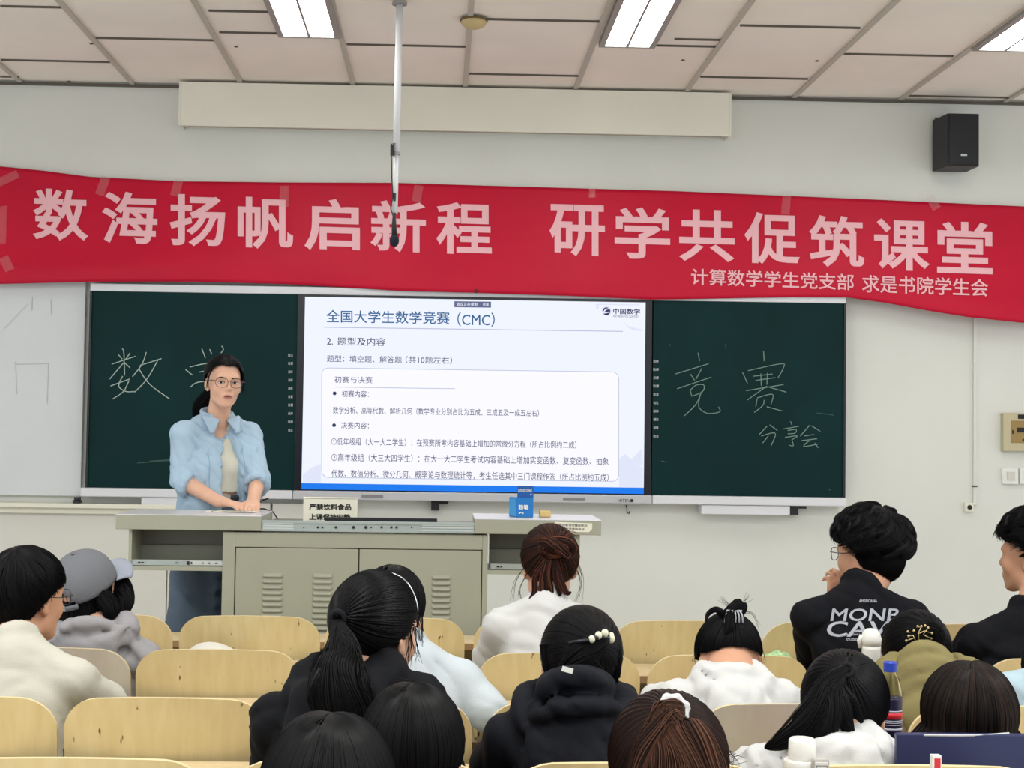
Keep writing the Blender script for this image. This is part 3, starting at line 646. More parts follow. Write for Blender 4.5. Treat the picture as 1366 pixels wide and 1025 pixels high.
# blue carton and sponge
bY = LY+.10
zt = rz1+.001
t = empty('blue_carton', (P(696, 680, bY)[0], bY, zt), 'small blue carton with open raised flap on the lectern top', 'carton')
M_blue = mat('carton_blue', rgb(22, 112, 186), .4); M_blue2 = mat('carton_blue_light', rgb(54, 150, 214), .4); M_blue3 = mat('carton_flap', rgb(16, 84, 158), .4)
xa, xm, xb = P(679.5, 680, bY)[0], P(690, 680, bY)[0], P(711.5, 680, bY)[0]; zm = P(690, 664, bY)[2]; zt2 = P(700, 648.5, bY)[2]
MB().poly([(xa+.002, bY+.05, zt), (xm-.005, bY-.015, zt), (xb, bY, zt), (xb, bY+.06, zt), (xa+.01, bY+.08, zt)], (0, 0, zm-zt)).build('body', M_blue, t, bevel=.001)
MB().box((xm, bY+.002, zm), (xb, bY+.006, zt2)).build('flap', M_blue3, t)
MB().poly([(xa+.001, bY+.049, zt+.003), (xm-.006, bY-.016, zt+.003), (xm-.0055, bY-.0145, zt+.003), (xa+.003, bY+.0515, zt+.003)], (0, 0, zm-zt-.006)).build('side_print', M_blue2, t)
m = MB(); text_fit(m, '粉笔', (xm+.004, bY-.0125, zt+.03), (xb-.020, bY-.008, zt+.03), (xm+.004, bY-.0125, zt+.05), lift=.002, bold=.03)
text_fit(m, 'DUSTLESS CHALK', (xm+.003, bY+.001, zt2-.022), (xb-.006, bY+.001, zt2-.022), (xm+.003, bY+.001, zt2-.013), lift=.001, bold=.02)
m.tube([(xm+.006, bY-.0135, zt+.014), (xm+.015, bY-.0135, zt+.020), (xm+.024, bY-.012, zt+.014)], .0025, 5); m.ell((xb-.010, bY+.001, zm+.012), (.003, .001, .003)); m.build('print', M_white, t)
a, b2 = P(719.5, 688, LY+.14), P(734.5, 679, LY+.14)
t = MB().box((a[0], LY+.12, zt), (b2[0], LY+.17, zt+.024)).build('board_eraser', mat('felt_tan', rgb(206, 178, 116), .8, bump=.2, bscale=200), loc=(a[0], LY+.14, zt), bevel=.004); tag(t, 'small tan block eraser on the lectern top beside the blue carton', 'eraser')

# ------------------------------------------------------------------ chairs and desks
ROWY = [4.88, 4.20, 3.41, 2.62]; TOP = .855
def chair_proto():
    t = empty('lecture_chair', (0, 0, 0))
    W, H0, H1, th = .475, .50, TOP, .013; nu, nv = 26, 12
    def outline(u):   # top height at u in -1..1
        a = abs(u); r = .17*2
        top = H1-.012*a*a
        e = max(0, (a-(1-r))/r); return top-.075*(1-math.sqrt(max(0, 1-e*e)))
    v = []; f = []
    for s in (0, 1):
        for i in range(nu+1):
            u = -1+2*i/nu; u = math.sin(u*math.pi/2)
            zt_ = outline(u)
            for j in range(nv+1):
                z = H0+(zt_-H0)*j/nv; y = -.015-(z-.62)*.16+.030*u*u+(z-.62)**2*-.10
                v.append((u*W/2, y+(th if s else 0), z))
    n1 = (nu+1)*(nv+1); g = lambda s, i, j: s*n1+i*(nv+1)+j
    edge = []
    for i in range(nu):
        for j in range(nv):
            f += [(g(0, i, j), g(0, i+1, j), g(0, i+1, j+1), g(0, i, j+1)), (g(1, i, j), g(1, i, j+1), g(1, i+1, j+1), g(1, i+1, j))]
    e = MB()
    loop = [(i, nv) for i in range(nu+1)]; 
    lp = [(0, j) for j in range(nv+1)]+[(i, nv) for i in range(1, nu+1)]+[(nu, j) for j in range(nv-1, -1, -1)]
    for k in range(len(lp)-1):
        (i0, j0), (i1, j1) = lp[k], lp[k+1]; edge.append((g(0, i0, j0), g(0, i1, j1), g(1, i1, j1), g(1, i0, j0)))
    f += [(g(0, i, 0), g(1, i, 0), g(1, i+1, 0), g(0, i+1, 0)) for i in range(nu)]
    bk = mesh_obj('backrest', v, f, M_ply, t, smooth=True)
    va = np.array(v); used = sorted(set(i for q in edge for i in q)); mp = {o_: n_ for n_, o_ in enumerate(used)}
    ev = va[used].copy(); 
    mesh_obj('edge_band', ev, [tuple(mp[i] for i in q) for q in edge], M_plyedge, bk)
    # seat
    sv = []; sf = []; n = 12
    for s in (0, 1):
        for i in range(n+1):
            yy = .02+.34*i/n; zz = .435-.02*math.sin(math.pi*i/n)+(.012 if i == n else 0)-.012*s
            for u in np.linspace(-1, 1, 9):
                w = W/2-.01-(.03*max(0, (i-n+2)/2)**2)
                sv.append((u*w, yy, zz+.008*u*u))
    g2 = lambda s, i, j: s*(n+1)*9+i*9+j
    for i in range(n):
        for j in range(8): sf += [(g2(0, i, j), g2(0, i, j+1), g2(0, i+1, j+1), g2(0, i+1, j)), (g2(1, i, j), g2(1, i+1, j), g2(1, i+1, j+1), g2(1, i, j+1))]
        sf += [(g2(0, i, 0), g2(0, i+1, 0), g2(1, i+1, 0), g2(1, i, 0)), (g2(0, i, 8), g2(1, i, 8), g2(1, i+1, 8), g2(0, i+1, 8))]
    for j in range(8): sf += [(g2(0, 0, j), g2(1, 0, j), g2(1, 0, j+1), g2(0, 0, j+1)), (g2(0, n, j), g2(0, n, j+1), g2(1, n, j+1), g2(1, n, j))]
    mesh_obj('seat', sv, sf, M_ply, t, smooth=True)
    for sx in (-1, 1):
        MB().tube([(sx*.16, .32, .418), (sx*.16, .05, .40), (sx*.16, .006, .46), (sx*.16, -.006, .60)], .010, 8).build('bracket', M_leg, t, smooth=True)
        MB().tube([(sx*.16, .16, .41), (sx*.16, .14, .03)], .017, 10).box((sx*.16-.03, .02, 0), (sx*.16+.03, .26, .03)).build('leg', M_leg, t)
    return t
CH = chair_proto(); used_ = [False]
def copy_tree(o, parent=None):
    c = o.copy(); COL.objects.link(c)
    if parent is not None: c.parent = parent
    for chd in list(o.children): copy_tree(chd, c)
    return c
def chair(px, row, label, grey=False):
    t = CH if not used_[0] else copy_tree(CH); used_[0] = True
    Y = ROWY[row]; X = P(px, [822, 866, 925, 1010][row], Y)[0]
    t.location = (X, Y, 0); t.scale = (1, 1, [1, .99, 1, 1.048][row])
    tag(t, label, 'chair', 'plywood chairs in the lecture rows')
    if grey:
        for chd in t.children:
            if chd.name.startswith('backrest'): chd.data = chd.data.copy(); chd.data.materials[0] = M_grey
    return t
for a in [
 (137, 0, 'yellow plywood chair mostly hidden beyond the grey-capped head and grey hoodie'),
 (334, 0, 'yellow plywood chair beyond the white booklet, facing the lectern door louvres'),
 (527, 0, 'yellow plywood chair in the first row beyond the long black ponytail'),
 (725, 0, 'yellow plywood chair almost covered by the white tee below the brown bun'),
 (912, 0, 'yellow plywood chair in the first row beyond the spiky top-knot head'),
 (1109, 0, 'yellow plywood chair beside the green snack packet, beyond the printed black tee'),
 (1304, 0, 'yellow plywood chair glimpsed between the two men in black tops'),
 (66, 1, 'grey laminated chair that the person in the grey cap sits on', True),
 (292, 1, 'empty yellow plywood chair just in front of the white booklet, second row'),
 (519, 1, 'yellow plywood chair partly covered by the sheer white sleeve'),
 (746, 1, 'yellow plywood chair that the person with the brown bun sits on'),
 (971, 1, 'yellow plywood chair partly behind the bent white back under the top-knot'),
 (1196, 1, 'yellow plywood chair that the man in the printed black tee sits on'),
 (1416, 1, 'yellow plywood chair that the black-shirted man at the picture edge sits on'),
 (-57, 2, 'scratched yellow plywood chair that the cream-sweater man in glasses sits on'),
 (223, 2, 'wide empty yellow plywood chair with ink scratches beside the cream sweater'),
 (497, 2, 'yellow plywood chair between the black hoodie and the sheer white sleeve'),
 (782, 2, 'yellow plywood chair mostly covered by the pearl-clip woman in a dark jacket'),
 (1062, 2, 'grey laminated chair that the person with the spiky top-knot sits on', True),
 (1341, 2, 'yellow plywood chair behind the cola bottle, under the olive hoodie'),
 (108, 3, 'empty yellow plywood chair in the row closest to the viewer, below the scratched ones'),
 (480, 3, 'yellow plywood chair that the black-hoodie woman with the ponytail sits on'),
 (850, 3, 'yellow plywood chair that the pearl-clip woman sits on'),
 (1212, 3, 'yellow plywood chair behind the white thermos, under the white hoodie and navy folder')]: chair(*a)
# ink scratches on three chair backs (thin strips on the wood)
def desk_row(name_label, yfar, ynear, x0, x1, front=False):
    zt = .708
    t = empty('row_desk', ((x0+x1)/2, (yfar+ynear)/2, 0), name_label, 'desk', 'long wooden row desks')
    MB().box((x0, ynear+.004, zt-.022), (x1, yfar, zt)).build('desktop', M_desk, t, bevel=.002)
    MB().box((x0, ynear, zt-.024), (x1, ynear+.004, zt-.001)).build('edge_band', M_deskedge, t)
    MB().box((x0, ynear+.02, zt-.13), (x1, yfar-.03, zt-.115)).build('book_shelf', M_deskedge, t)
    n = int((x1-x0)/.5)
    for k in range(n+1):
        x = x0+.02+(x1-x0-.04)*k/n
        MB().box((x-.018, ynear+.05, 0), (x+.018, yfar-.05, .03)).box((x-.012, (ynear+yfar)/2-.03, .03), (x+.012, (ynear+yfar)/2+.03, zt-.13)).box((x-.006, ynear+.03, zt-.13), (x+.006, yfar-.02, zt-.022)).build('leg', M_leg, t)
    if front: MB().box((x0, yfar-.02, .12), (x1, yfar, zt-.022)).build('front_panel', M_desk, t)
def rowx(row, pl, pr): return P(pl, 880, ROWY[row])[0]-.25, P(pr, 880, ROWY[row])[0]+.25
desk_row('long wooden desk of the first row, directly in front of the lectern', 5.46, 5.25, *rowx(0, 137, 1500), True)
desk_row('long wooden desk holding the white booklet and the green snack packet', ROWY[0]-.045, ROWY[0]-.29, *rowx(0, 137, 1500))
desk_row('long wooden desk holding the white tumbler', ROWY[1]-.045, ROWY[1]-.29, *rowx(1, 66, 1416))
desk_row('long wooden desk holding the cola bottle, behind the scratched chair backs', ROWY[2]-.045, ROWY[2]-.31, *rowx(2, -57, 1341))
desk_row('long wooden desk holding the white thermos, closest to the viewer', ROWY[3]-.05, ROWY[3]-.32, *rowx(3, 108, 1212))
DZ = .709

# ------------------------------------------------------------------ things on the desks
a = P(287, 856, 4.72); t = empty('booklet', (a[0], 4.72, DZ), 'open white booklet on the desk behind the empty second-row chair', 'booklet')
m = MB(); n = 14; v = []; 
for k in range(n+1):
    u = k/n; x = -.10+.2*u; z = .020+.036*math.sin(math.pi*min(1, u*1.25))**.7*(1-.35*u)
    v += [(x, -.10, z), (x, .06, z+.012)]
v = np.array(v)+np.array([a[0], 4.73, DZ]); lo = v.copy(); lo[:, 2] = DZ+.001
f = [(2*k, 2*k+2, 2*k+3, 2*k+1) for k in range(n)]; N_ = len(v)
f += [(2*k+N_, 2*k+1+N_, 2*k+3+N_, 2*k+2+N_) for k in range(n)]+[(2*k, 2*k+N_, 2*k+2+N_, 2*k+2) for k in range(n)]+[(2*k+1, 2*k+3, 2*k+3+N_, 2*k+1+N_) for k in range(n)]+[(0, 1, 1+N_, N_), (2*n, 2*n+N_, 2*n+1+N_, 2*n+1)]
m.add(np.concatenate([v, lo]), f); m.build('pages', M_white, t)
MB().box((a[0]+.075, 4.628, DZ+.012), (a[0]+.078, 4.6295, DZ+.018)).build('print', M_ink, t)
# green packet
a = P(1033, 872, 4.72); t = empty('snack_packet', (a[0], 4.72, DZ), 'crumpled green and white snack packet on the second-row desk', 'packet')
v = []; n = 10
for i in range(n+1):
    for j in range(n+1):
        u, w = i/n-.5, j/n-.5; b_ = (1-(2*u)**4)*(1-(2*w)**4)
        v.append((a[0]+u*.15, 4.72+w*.10, DZ+.004+b_*.05+.008*math.sin(9*u+5*w)*b_+.006*math.sin(17*w-11*u)*b_))
m = MB(); m.add(v, [(i*(n+1)+j, (i+1)*(n+1)+j, (i+1)*(n+1)+j+1, i*(n+1)+j+1) for i in range(n) for j in range(n)])
m.add([(x, y, DZ+.002) for x, y, z in v], [(i*(n+1)+j, i*(n+1)+j+1, (i+1)*(n+1)+j+1, (i+1)*(n+1)+j) for i in range(n) for j in range(n)])
m.build('wrapper', mat('packet_green', rgb(168, 206, 150), .3, var=.5, vscale=(40, 40, 40)), t, smooth=True)
# white tumbler
Yt = 4.02; a = P(1162, 868, Yt); s_ = Yt/FPX; zt = P(1162, 838.5, Yt)[2]; r = .0275
t = empty('tumbler', (a[0], Yt, DZ), 'white tumbler with domed lid and side spout before the printed black tee', 'tumbler')
MB().lathe([(.020, 0), (.024, .004), (.026, zt-DZ-.06), (.027, zt-DZ-.048)], (a[0], Yt, DZ), 24).build('body', M_white, t, smooth=True)
MB().lathe([(r, zt-DZ-.048), (r+.001, zt-DZ-.03), (.024, zt-DZ-.012), (.014, zt-DZ-.002), (.004, zt-DZ)], (a[0], Yt, DZ), 24).build('lid', M_white, t, smooth=True)
MB().tube([(a[0]-.026, Yt, zt-.02), (a[0]-.033, Yt, zt-.034), (a[0]-.030, Yt, zt-.055)], [.007, .008, .006], 10).build('spout', M_white, t, smooth=True)
MB().tube([(a[0]+.026, Yt, zt-.03), (a[0]+.034, Yt, zt-.05), (a[0]+.028, Yt, zt-.09)], .005, 8).build('handle', M_white, t, smooth=True)
# cola bottle
Yb = 3.24; a = P(1187, 960, Yb); zt = P(1187, 883, Yb)[2]; H = zt-DZ
t = empty('cola_bottle', (a[0], Yb, DZ), 'clear plastic drink bottle with blue cap and dark label', 'bottle')
M_pet = mat('clear_plastic', (0.92, 0.93, 0.86, 1), .06, trans=1.0, ior=1.12)
MB().lathe([(.020, 0), (.025, .006), (.026, .06), (.0255, .088)], (a[0], Yb, DZ), 28).build('bottle_base', mat('cola', rgb(34, 20, 26), .1), t, smooth=True)
MB().lathe([(.0245, .088), (.0262, .092), (.0265, .18), (.0262, .195), (.0215, H-.040), (.0135, H-.028), (.0125, H-.018), (.0125, H-.012)], (a[0], Yb, DZ), 32).build('shell', M_pet, t, smooth=True)
lb_ = MB().lathe([(.0268, .096), (.0271, .099), (.0271, .183), (.0268, .186)], (a[0], Yb, DZ), 32).build('wrap_label', mat('label_navy', rgb(30, 26, 60), .3), t, smooth=True)
M_redp = mat('label_red', rgb(206, 36, 52), .4)
MB().lathe([(.0274, .140), (.0274, .154)], (a[0], Yb, DZ), 32).build('red_stripe', M_redp, lb_, smooth=True)
MB().lathe([(.0274, .156), (.0274, .159)], (a[0], Yb, DZ), 32).lathe([(.0274, .131), (.0274, .1325)], (a[0], Yb, DZ), 32).lathe([(.0274, .126), (.0274, .1273)], (a[0], Yb, DZ), 32).lathe([(.0274, .1355), (.0274, .1370)], (a[0], Yb, DZ), 32).lathe([(.0274, .114), (.0274, .1195)], (a[0], Yb, DZ), 32).build('pale_stripe', mat('label_pale', rgb(186, 188, 206), .4), lb_, smooth=True)
MB().lathe([(.0135, H-.022), (.0150, H-.021), (.0150, H-.002), (.0130, H)], (a[0], Yb, DZ), 30).build('cap', mat('cap_blue', rgb(38, 66, 176), .35), t)
# thermos
Yh = 2.44; a = P(1070, 1010, Yh); zt = P(1070, 985, Yh)[2]; H = zt-DZ
t = empty('thermos', (a[0], Yh, DZ), 'white thermos flask with grey carry strap in front of the white hoodie', 'thermos')
M_th = mat('thermos_white', rgb(228, 226, 218), .35)
MB().lathe([(.025, 0), (.029, .004), (.030, H-.045), (.029, H-.035)], (a[0], Yh, DZ), 32).build('body', M_th, t, smooth=True)
MB().lathe([(.0225, H-.036), (.0235, H-.03), (.0225, H-.004), (.0195, H)], (a[0], Yh, DZ), 32).build('lid', M_th, t, smooth=True)
MB().lathe([(.0297, H-.052), (.0308, H-.050), (.0308, H-.038), (.0297, H-.036)], (a[0], Yh, DZ), 32).build('ring', M_th, t, smooth=True)
sx = a[0]+.0215
st = MB().box((sx-.0135, Yh-.040, DZ+.03), (sx+.0155, Yh-.026, H+DZ-.026)).build('strap', mat('strap_grey', rgb(170, 166, 160), .5), t, bevel=.004)
MB().box((sx-.0105, Yh-.0415, DZ+.035), (sx+.0125, Yh-.0395, H+DZ-.031)).build('strap_pad', mat('strap_pale', rgb(208, 204, 198), .5), st, bevel=.002)
m = MB(); text_fit(m, 'FX', (sx-.006, Yh-.0422, H+DZ-.056), (sx+.008, Yh-.0422, H+DZ-.056), (sx-.006, Yh-.0422, H+DZ-.041), lift=.001, bold=.03)
m.tube([(sx-.008, Yh-.042, H+DZ-.060), (sx+.010, Yh-.042, H+DZ-.060), (sx+.010, Yh-.042, H+DZ-.037), (sx-.008, Yh-.042, H+DZ-.037), (sx-.008, Yh-.042, H+DZ-.060)], .0006, 4); m.build('badge', M_ink, st)
# navy folder standing on the closest row's seats, and the red-white cap
Yn = 2.78; a, b2 = P(1196, 1013, Yn), P(1420, 981, Yn)
t = empty('folder', ((a[0]+b2[0])/2, Yn, .455), 'large dark navy folder standing upright behind the long brown hair', 'folder')
MB().box((a[0], Yn, .455), (b2[0], Yn+.016, b2[2])).build('cover', mat('folder_navy', rgb(36, 42, 82), .35, var=.1, vscale=(1, 1, 8)), t, bevel=.003)
MB().tube([P(1232, 981, Yn), P(1280, 981.5, Yn), P(1315, 981, Yn+.003), P(1346, 978.5, Yn+.006)], .0022, 6).build('rim_strip', M_rail, t)
Yk = 2.47; a = P(1248, 1016, Yk); zt = P(1248, 1007, Yk)[2]
t = empty('glue_stick', (a[0], Yk, DZ), 'small tube with white and red cap just above the closest chair edge', 'glue stick')
MB().lathe([(.008, 0), (.008, zt-DZ-.03)], (a[0], Yk, DZ), 16).build('body', M_white, t)
MB().box((a[0]-.008, Yk-.007, zt-.03), (a[0]+.008, Yk+.007, zt)).build('cap', M_white, t, bevel=.001)
MB().box((a[0]-.0045, Yk-.0078, zt-.03), (a[0]+.006, Yk-.0066, zt-.005)).build('cap_print', M_redp, t)
# ---- PEOPLE

# ------------------------------------------------------------------ people: implicit bodies, clothes and hair
def nrm(a): a = np.asarray(a, float); return a/(np.linalg.norm(a)+1e-12)
def Rot(yaw=0, pitch=0, roll=0):
    """yaw turns to the viewer's right for someone who looks at the board, pitch bends the head forward, roll tilts it to the right"""
    y, p, r = (math.radians(k) for k in (yaw, pitch, roll))
    Rz = np.array([[math.cos(y), math.sin(y), 0], [-math.sin(y), math.cos(y), 0], [0, 0, 1]])
    Rx = np.array([[1, 0, 0], [0, math.cos(p), math.sin(p)], [0, -math.sin(p), math.cos(p)]])
    Ry = np.array([[math.cos(r), 0, math.sin(r)], [0, 1, 0], [-math.sin(r), 0, math.cos(r)]])
    return Rz @ Rx @ Ry
def cap(a, b, ra, rb=None, k=.03, op=1): return ('c', np.asarray(a, float), np.asarray(b, float), ra, ra if rb is None else rb, k, op)
def ell(c, r, R=None, k=.03, op=1): return ('e', np.asarray(c, float), np.asarray(r, float), np.eye(3) if R is None else R, 0, k, op)
def pbounds(p):
    if p[0] == 'c': return np.minimum(p[1]-p[3], p[2]-p[4]), np.maximum(p[1]+p[3], p[2]+p[4])
    e = np.sqrt(((p[3]*p[2])**2).sum(1)); return p[1]-e, p[1]+e
def surface(prims, h, folds=None, smooth=1):
    bb = [pbounds(p) for p in prims if p[6] == 1]
    lo = np.min([b[0] for b in bb], 0)-3*h; hi = np.max([b[1] for b in bb], 0)+3*h
    n = np.ceil((hi-lo)/h).astype(int)+1; V = np.full(n, 1e3, 'f4')
    ax = [lo[i]+h*np.arange(n[i]) for i in range(3)]
    for p in prims:
        a, b = pbounds(p); mgn = p[5]+3*h
        i0 = np.clip(np.floor((a-mgn-lo)/h).astype(int), 0, n-1); i1 = np.clip(np.ceil((b+mgn-lo)/h).astype(int)+1, 1, n)
        if (i1 <= i0).any(): continue
        sl = tuple(slice(i0[i], i1[i]) for i in range(3))
        X, Y, Z = ax[0][sl[0]][:, None, None], ax[1][sl[1]][None, :, None], ax[2][sl[2]][None, None, :]
        if p[0] == 'c':
            d = p[2]-p[1]; L = d @ d+1e-9
            t = np.clip(((X-p[1][0])*d[0]+(Y-p[1][1])*d[1]+(Z-p[1][2])*d[2])/L, 0, 1)
            D = np.sqrt((X-p[1][0]-t*d[0])**2+(Y-p[1][1]-t*d[1])**2+(Z-p[1][2]-t*d[2])**2)-(p[3]+(p[4]-p[3])*t)
        else:
            Rm, r = p[3], p[2]; q = [(X-p[1][0])*Rm[0, i]+(Y-p[1][1])*Rm[1, i]+(Z-p[1][2])*Rm[2, i] for i in range(3)]
            k0 = np.sqrt(sum((q[i]/r[i])**2 for i in range(3))); k1 = np.sqrt(sum((q[i]/r[i]**2)**2 for i in range(3)))+1e-9
            D = k0*(k0-1)/k1
            D = np.where(k0 < .05, -r.min(), D)
        A = V[sl]; k = p[5]
        if p[6] == 1: V[sl] = np.minimum(A, D)-np.clip(k-np.abs(A-D), 0, None)**2/(4*k)
        else: V[sl] = np.maximum(A, -D)+np.clip(k-np.abs(A+D), 0, None)**2/(4*k)
    if folds is not None:
        amp, seed, dirs = folds; rg = np.random.default_rng(seed)
        nb = np.argwhere(np.abs(V) < .03); p = lo+nb*h
        w = p+.03*np.sin(p[:, [1, 2, 0]]*19+rg.uniform(0, 6, 3))+.012*np.sin(p[:, [2, 0, 1]]*47+rg.uniform(0, 6, 3))
        out = np.zeros(len(p))
        for i in range(9):
            kv = nrm(np.asarray(dirs)+rg.normal(0, .55, 3))*rg.uniform(30, 72); s = np.sin(w @ kv+rg.uniform(0, 6)); g = np.clip(np.sin(w @ (nrm(rg.normal(0, 1, 3))*11)+rg.uniform(0, 6)), 0, 1)
            out += np.exp(-(s/.42)**2)*g
        V[tuple(nb.T)] += (.85*amp*(out/1.6-.35)).astype('f4')
    v, f = nets(V, lo, h)
    for _ in range(smooth): v = relax(v, f)
    return v, f
def relax(v, f):
    s = np.zeros_like(v); c = np.zeros(len(v))
    for i in range(4):
        a, b = f[:, i], f[:, (i+1) % 4]
        np.add.at(s, a, v[b]); np.add.at(c, a, 1); np.add.at(s, b, v[a]); np.add.at(c, b, 1)
    return .5*v+.5*s/np.maximum(c, 1)[:, None]
CORN = np.array([(0,0,0),(1,0,0),(0,1,0),(1,1,0),(0,0,1),(1,0,1),(0,1,1),(1,1,1)])
EDG = [(0,1),(2,3),(4,5),(6,7),(0,2),(1,3),(4,6),(5,7),(0,4),(1,5),(2,6),(3,7)]
def nets(V, lo, h):
    n = np.array(V.shape); B = V < 0
    s = sum(B[c[0]:n[0]-1+c[0], c[1]:n[1]-1+c[1], c[2]:n[2]-1+c[2]].astype('i1') for c in CORN)
    idx = np.argwhere((s > 0) & (s < 8)); ids = np.full(n-1, -1, 'i4'); ids[tuple(idx.T)] = np.arange(len(idx))
    cv = np.stack([V[tuple((idx+c).T)] for c in CORN], 1)
    acc = np.zeros((len(idx), 3)); cnt = np.zeros(len(idx))
    for a, b in EDG:
        va, vb = cv[:, a], cv[:, b]; m = (va < 0) != (vb < 0); t = np.where(m, va/np.where(m, va-vb, 1), 0)
        acc += m[:, None]*(CORN[a]+t[:, None]*(CORN[b]-CORN[a])); cnt += m
    v = lo+h*(idx+acc/cnt[:, None]); F = []
    for axis in range(3):
        o = [0, 0, 0]; o[axis] = 1; u, w = (axis+1) % 3, (axis+2) % 3
        A = B[:n[0]-o[0], :n[1]-o[1], :n[2]-o[2]]; C = B[o[0]:, o[1]:, o[2]:]
        e = np.argwhere(A != C); e = e[(e[:, u] > 0) & (e[:, w] > 0) & (e[:, u] < n[u]-1) & (e[:, w] < n[w]-1)]
        inside = A[tuple(e.T)]; du = np.eye(3, dtype=int)[u]; dw = np.eye(3, dtype=int)[w]
        q = np.stack([ids[tuple((e-du-dw).T)], ids[tuple((e-dw).T)], ids[tuple(e.T)], ids[tuple((e-du).T)]], 1)
        q[~inside] = q[~inside][:, ::-1]; F.append(q)
    F = np.concatenate(F); return v, F[(F >= 0).all(1)]

def skin(c, name): return mat(name, c, .55, sss=.12, var=.05, vscale=(25, 25, 25))
M_skin = skin(rgb(216, 170, 146), 'skin'); M_skin2 = skin(rgb(198, 148, 120), 'skin_tan')
M_lip = mat("lips", rgb(186, 116, 108), .45); M_eyew = mat('eye_white', rgb(226, 220, 214), .25); M_iris = mat('iris', rgb(34, 22, 18), .15)
M_brow = mat('brow', rgb(34, 28, 28), .8)
def cloth(name, c, b=.12, rough=.85, sc_=260): return mat(name, c, rough, bump=b, bscale=sc_, spec=.2)
def hairmat(name, c, tip, rough=.46):
    m = mat(name, c, rough, var=0, spec=.15); nt = m.node_tree; b = nt.nodes['Principled BSDF']
    at = nt.nodes.new('ShaderNodeAttribute'); at.attribute_name = 'strand'; cr = nt.nodes.new('ShaderNodeValToRGB')
    cr.color_ramp.elements[0].color = c; cr.color_ramp.elements[1].color = tip; cr.color_ramp.elements[0].position = .25; cr.color_ramp.elements[1].position = 1
    nt.links.new(at.outputs['Fac'], cr.inputs[0]); nt.links.new(cr.outputs[0], b.inputs['Base Color'])
    return m
H_black = hairmat('black_hair', rgb(10, 10, 13), rgb(27, 27, 32)); H_soft = hairmat('soft_black_hair', rgb(12, 12, 14), rgb(28, 26, 29))
H_brown = hairmat('brown_hair', rgb(28, 18, 17), rgb(116, 64, 48)); H_brown2 = hairmat('chestnut_hair', rgb(32, 20, 17), rgb(104, 68, 52)); H_dkbr = hairmat('dark_brown_hair', rgb(19, 16, 16), rgb(66, 46, 36))

def head_prims(Hc, R, s=1.0, jw=.040, jr=.022):
    T = lambda x, y, z: np.asarray(Hc)+s*(R @ np.array([x, y, z]))
    E = lambda c, r, k=.02, op=1, Rl=None: ell(T(*c), np.array(r)*s, R if Rl is None else R @ Rl, k*s, op)
    K = lambda a, b, ra, rb=None, k=.02, op=1: cap(T(*a), T(*b), ra*s, (ra if rb is None else rb)*s, k*s, op)
    pr = [E((0, -.012, .03), (.074, .092, .084)), E((0, .032, -.025), (.061, .058, .078), .03),
          K((-jw, .015, -.068), (-.012, .068, -.094), jr, .016, .03), K((jw, .015, -.068), (.012, .068, -.094), jr, .016, .03), K((-.011, .070, -.094), (.011, .070, -.094), .0135, None, .015),
          E((-.036, .062, -.030), (.024, .022, .026), .02), E((.036, .062, -.030), (.024, .022, .026), .02),
          K((-.040, .074, .022), (.040, .074, .022), .012, None, .02),
          E((-.031, .096, .002), (.0165, .014, .011), .012, -1), E((.031, .096, .002), (.0165, .014, .011), .012, -1),
          K((0, .088, .006), (0, .104, -.026), .0065, .0095, .012), K((-.011, .093, -.031), (.011, .093, -.031), .0075, None, .008),
          E((0, .080, -.062), (.027, .018, .020), .015)]
    for sx in (-1, 1):
        Re = np.array([[math.cos(.35*sx), -math.sin(.35*sx), 0], [math.sin(.35*sx), math.cos(.35*sx), 0], [0, 0, 1]])
        pr += [E((sx*.075, -.010, -.012), (.008, .018, .029), .006, 1, Re), E((sx*.084, -.006, -.008), (.006, .010, .017), .005, -1, Re), E((sx*.072, .002, -.034), (.008, .009, .011), .006)]
    return pr, T
def hand_prims(w, fwd, up, side, curl=.5, s=1.0, spread=.0):
    f = nrm(fwd); u = nrm(np.asarray(up)-f*(np.asarray(up) @ f)); l = nrm(np.cross(f, u))*side; w = np.asarray(w, float); pr = []
    lat = (.027, .009, -.009, -.026); ln = (.070, .078, .073, .057); kn = (.086, .090, .086, .078)
    for i in range(4):
        k = w+f*kn[i]*s+l*lat[i]*s; pr.append(cap(w+l*lat[i]*.45*s, k, .0150*s, .0115*s, .012))
    pr.append(cap(w-f*.02*s, w+f*.02*s, .021*s, .021*s, .015))
    for i in range(4):
        p = w+f*kn[i]*s+l*lat[i]*s; a = 0
        for fr, rr, cu in ((.46, .0090, .45), (.31, .0082, .75), (.23, .0072, .55)):
            a += cu*curl*(1+.12*i); d = f*math.cos(a)-u*math.sin(a)+l*(lat[i]*spread*6); d = nrm(d); q = p+d*ln[i]*fr*s
            pr.append(cap(p, q, rr*s, rr*s*.93, .003)); p = q
    p = w+f*.022*s+l*.020*s; 
    for fr, rr, dd in ((.042, .0135, (.70, .66, -.25)), (.032, .0100, (.86, .42, -.28)), (.024, .0088, (.95, .18, -.25))):
        d = nrm(f*dd[0]+l*dd[1]+u*dd[2]); q = p+d*fr*s; pr.append(cap(p, q, rr*s, rr*s*.9, .006)); p = q
    return pr

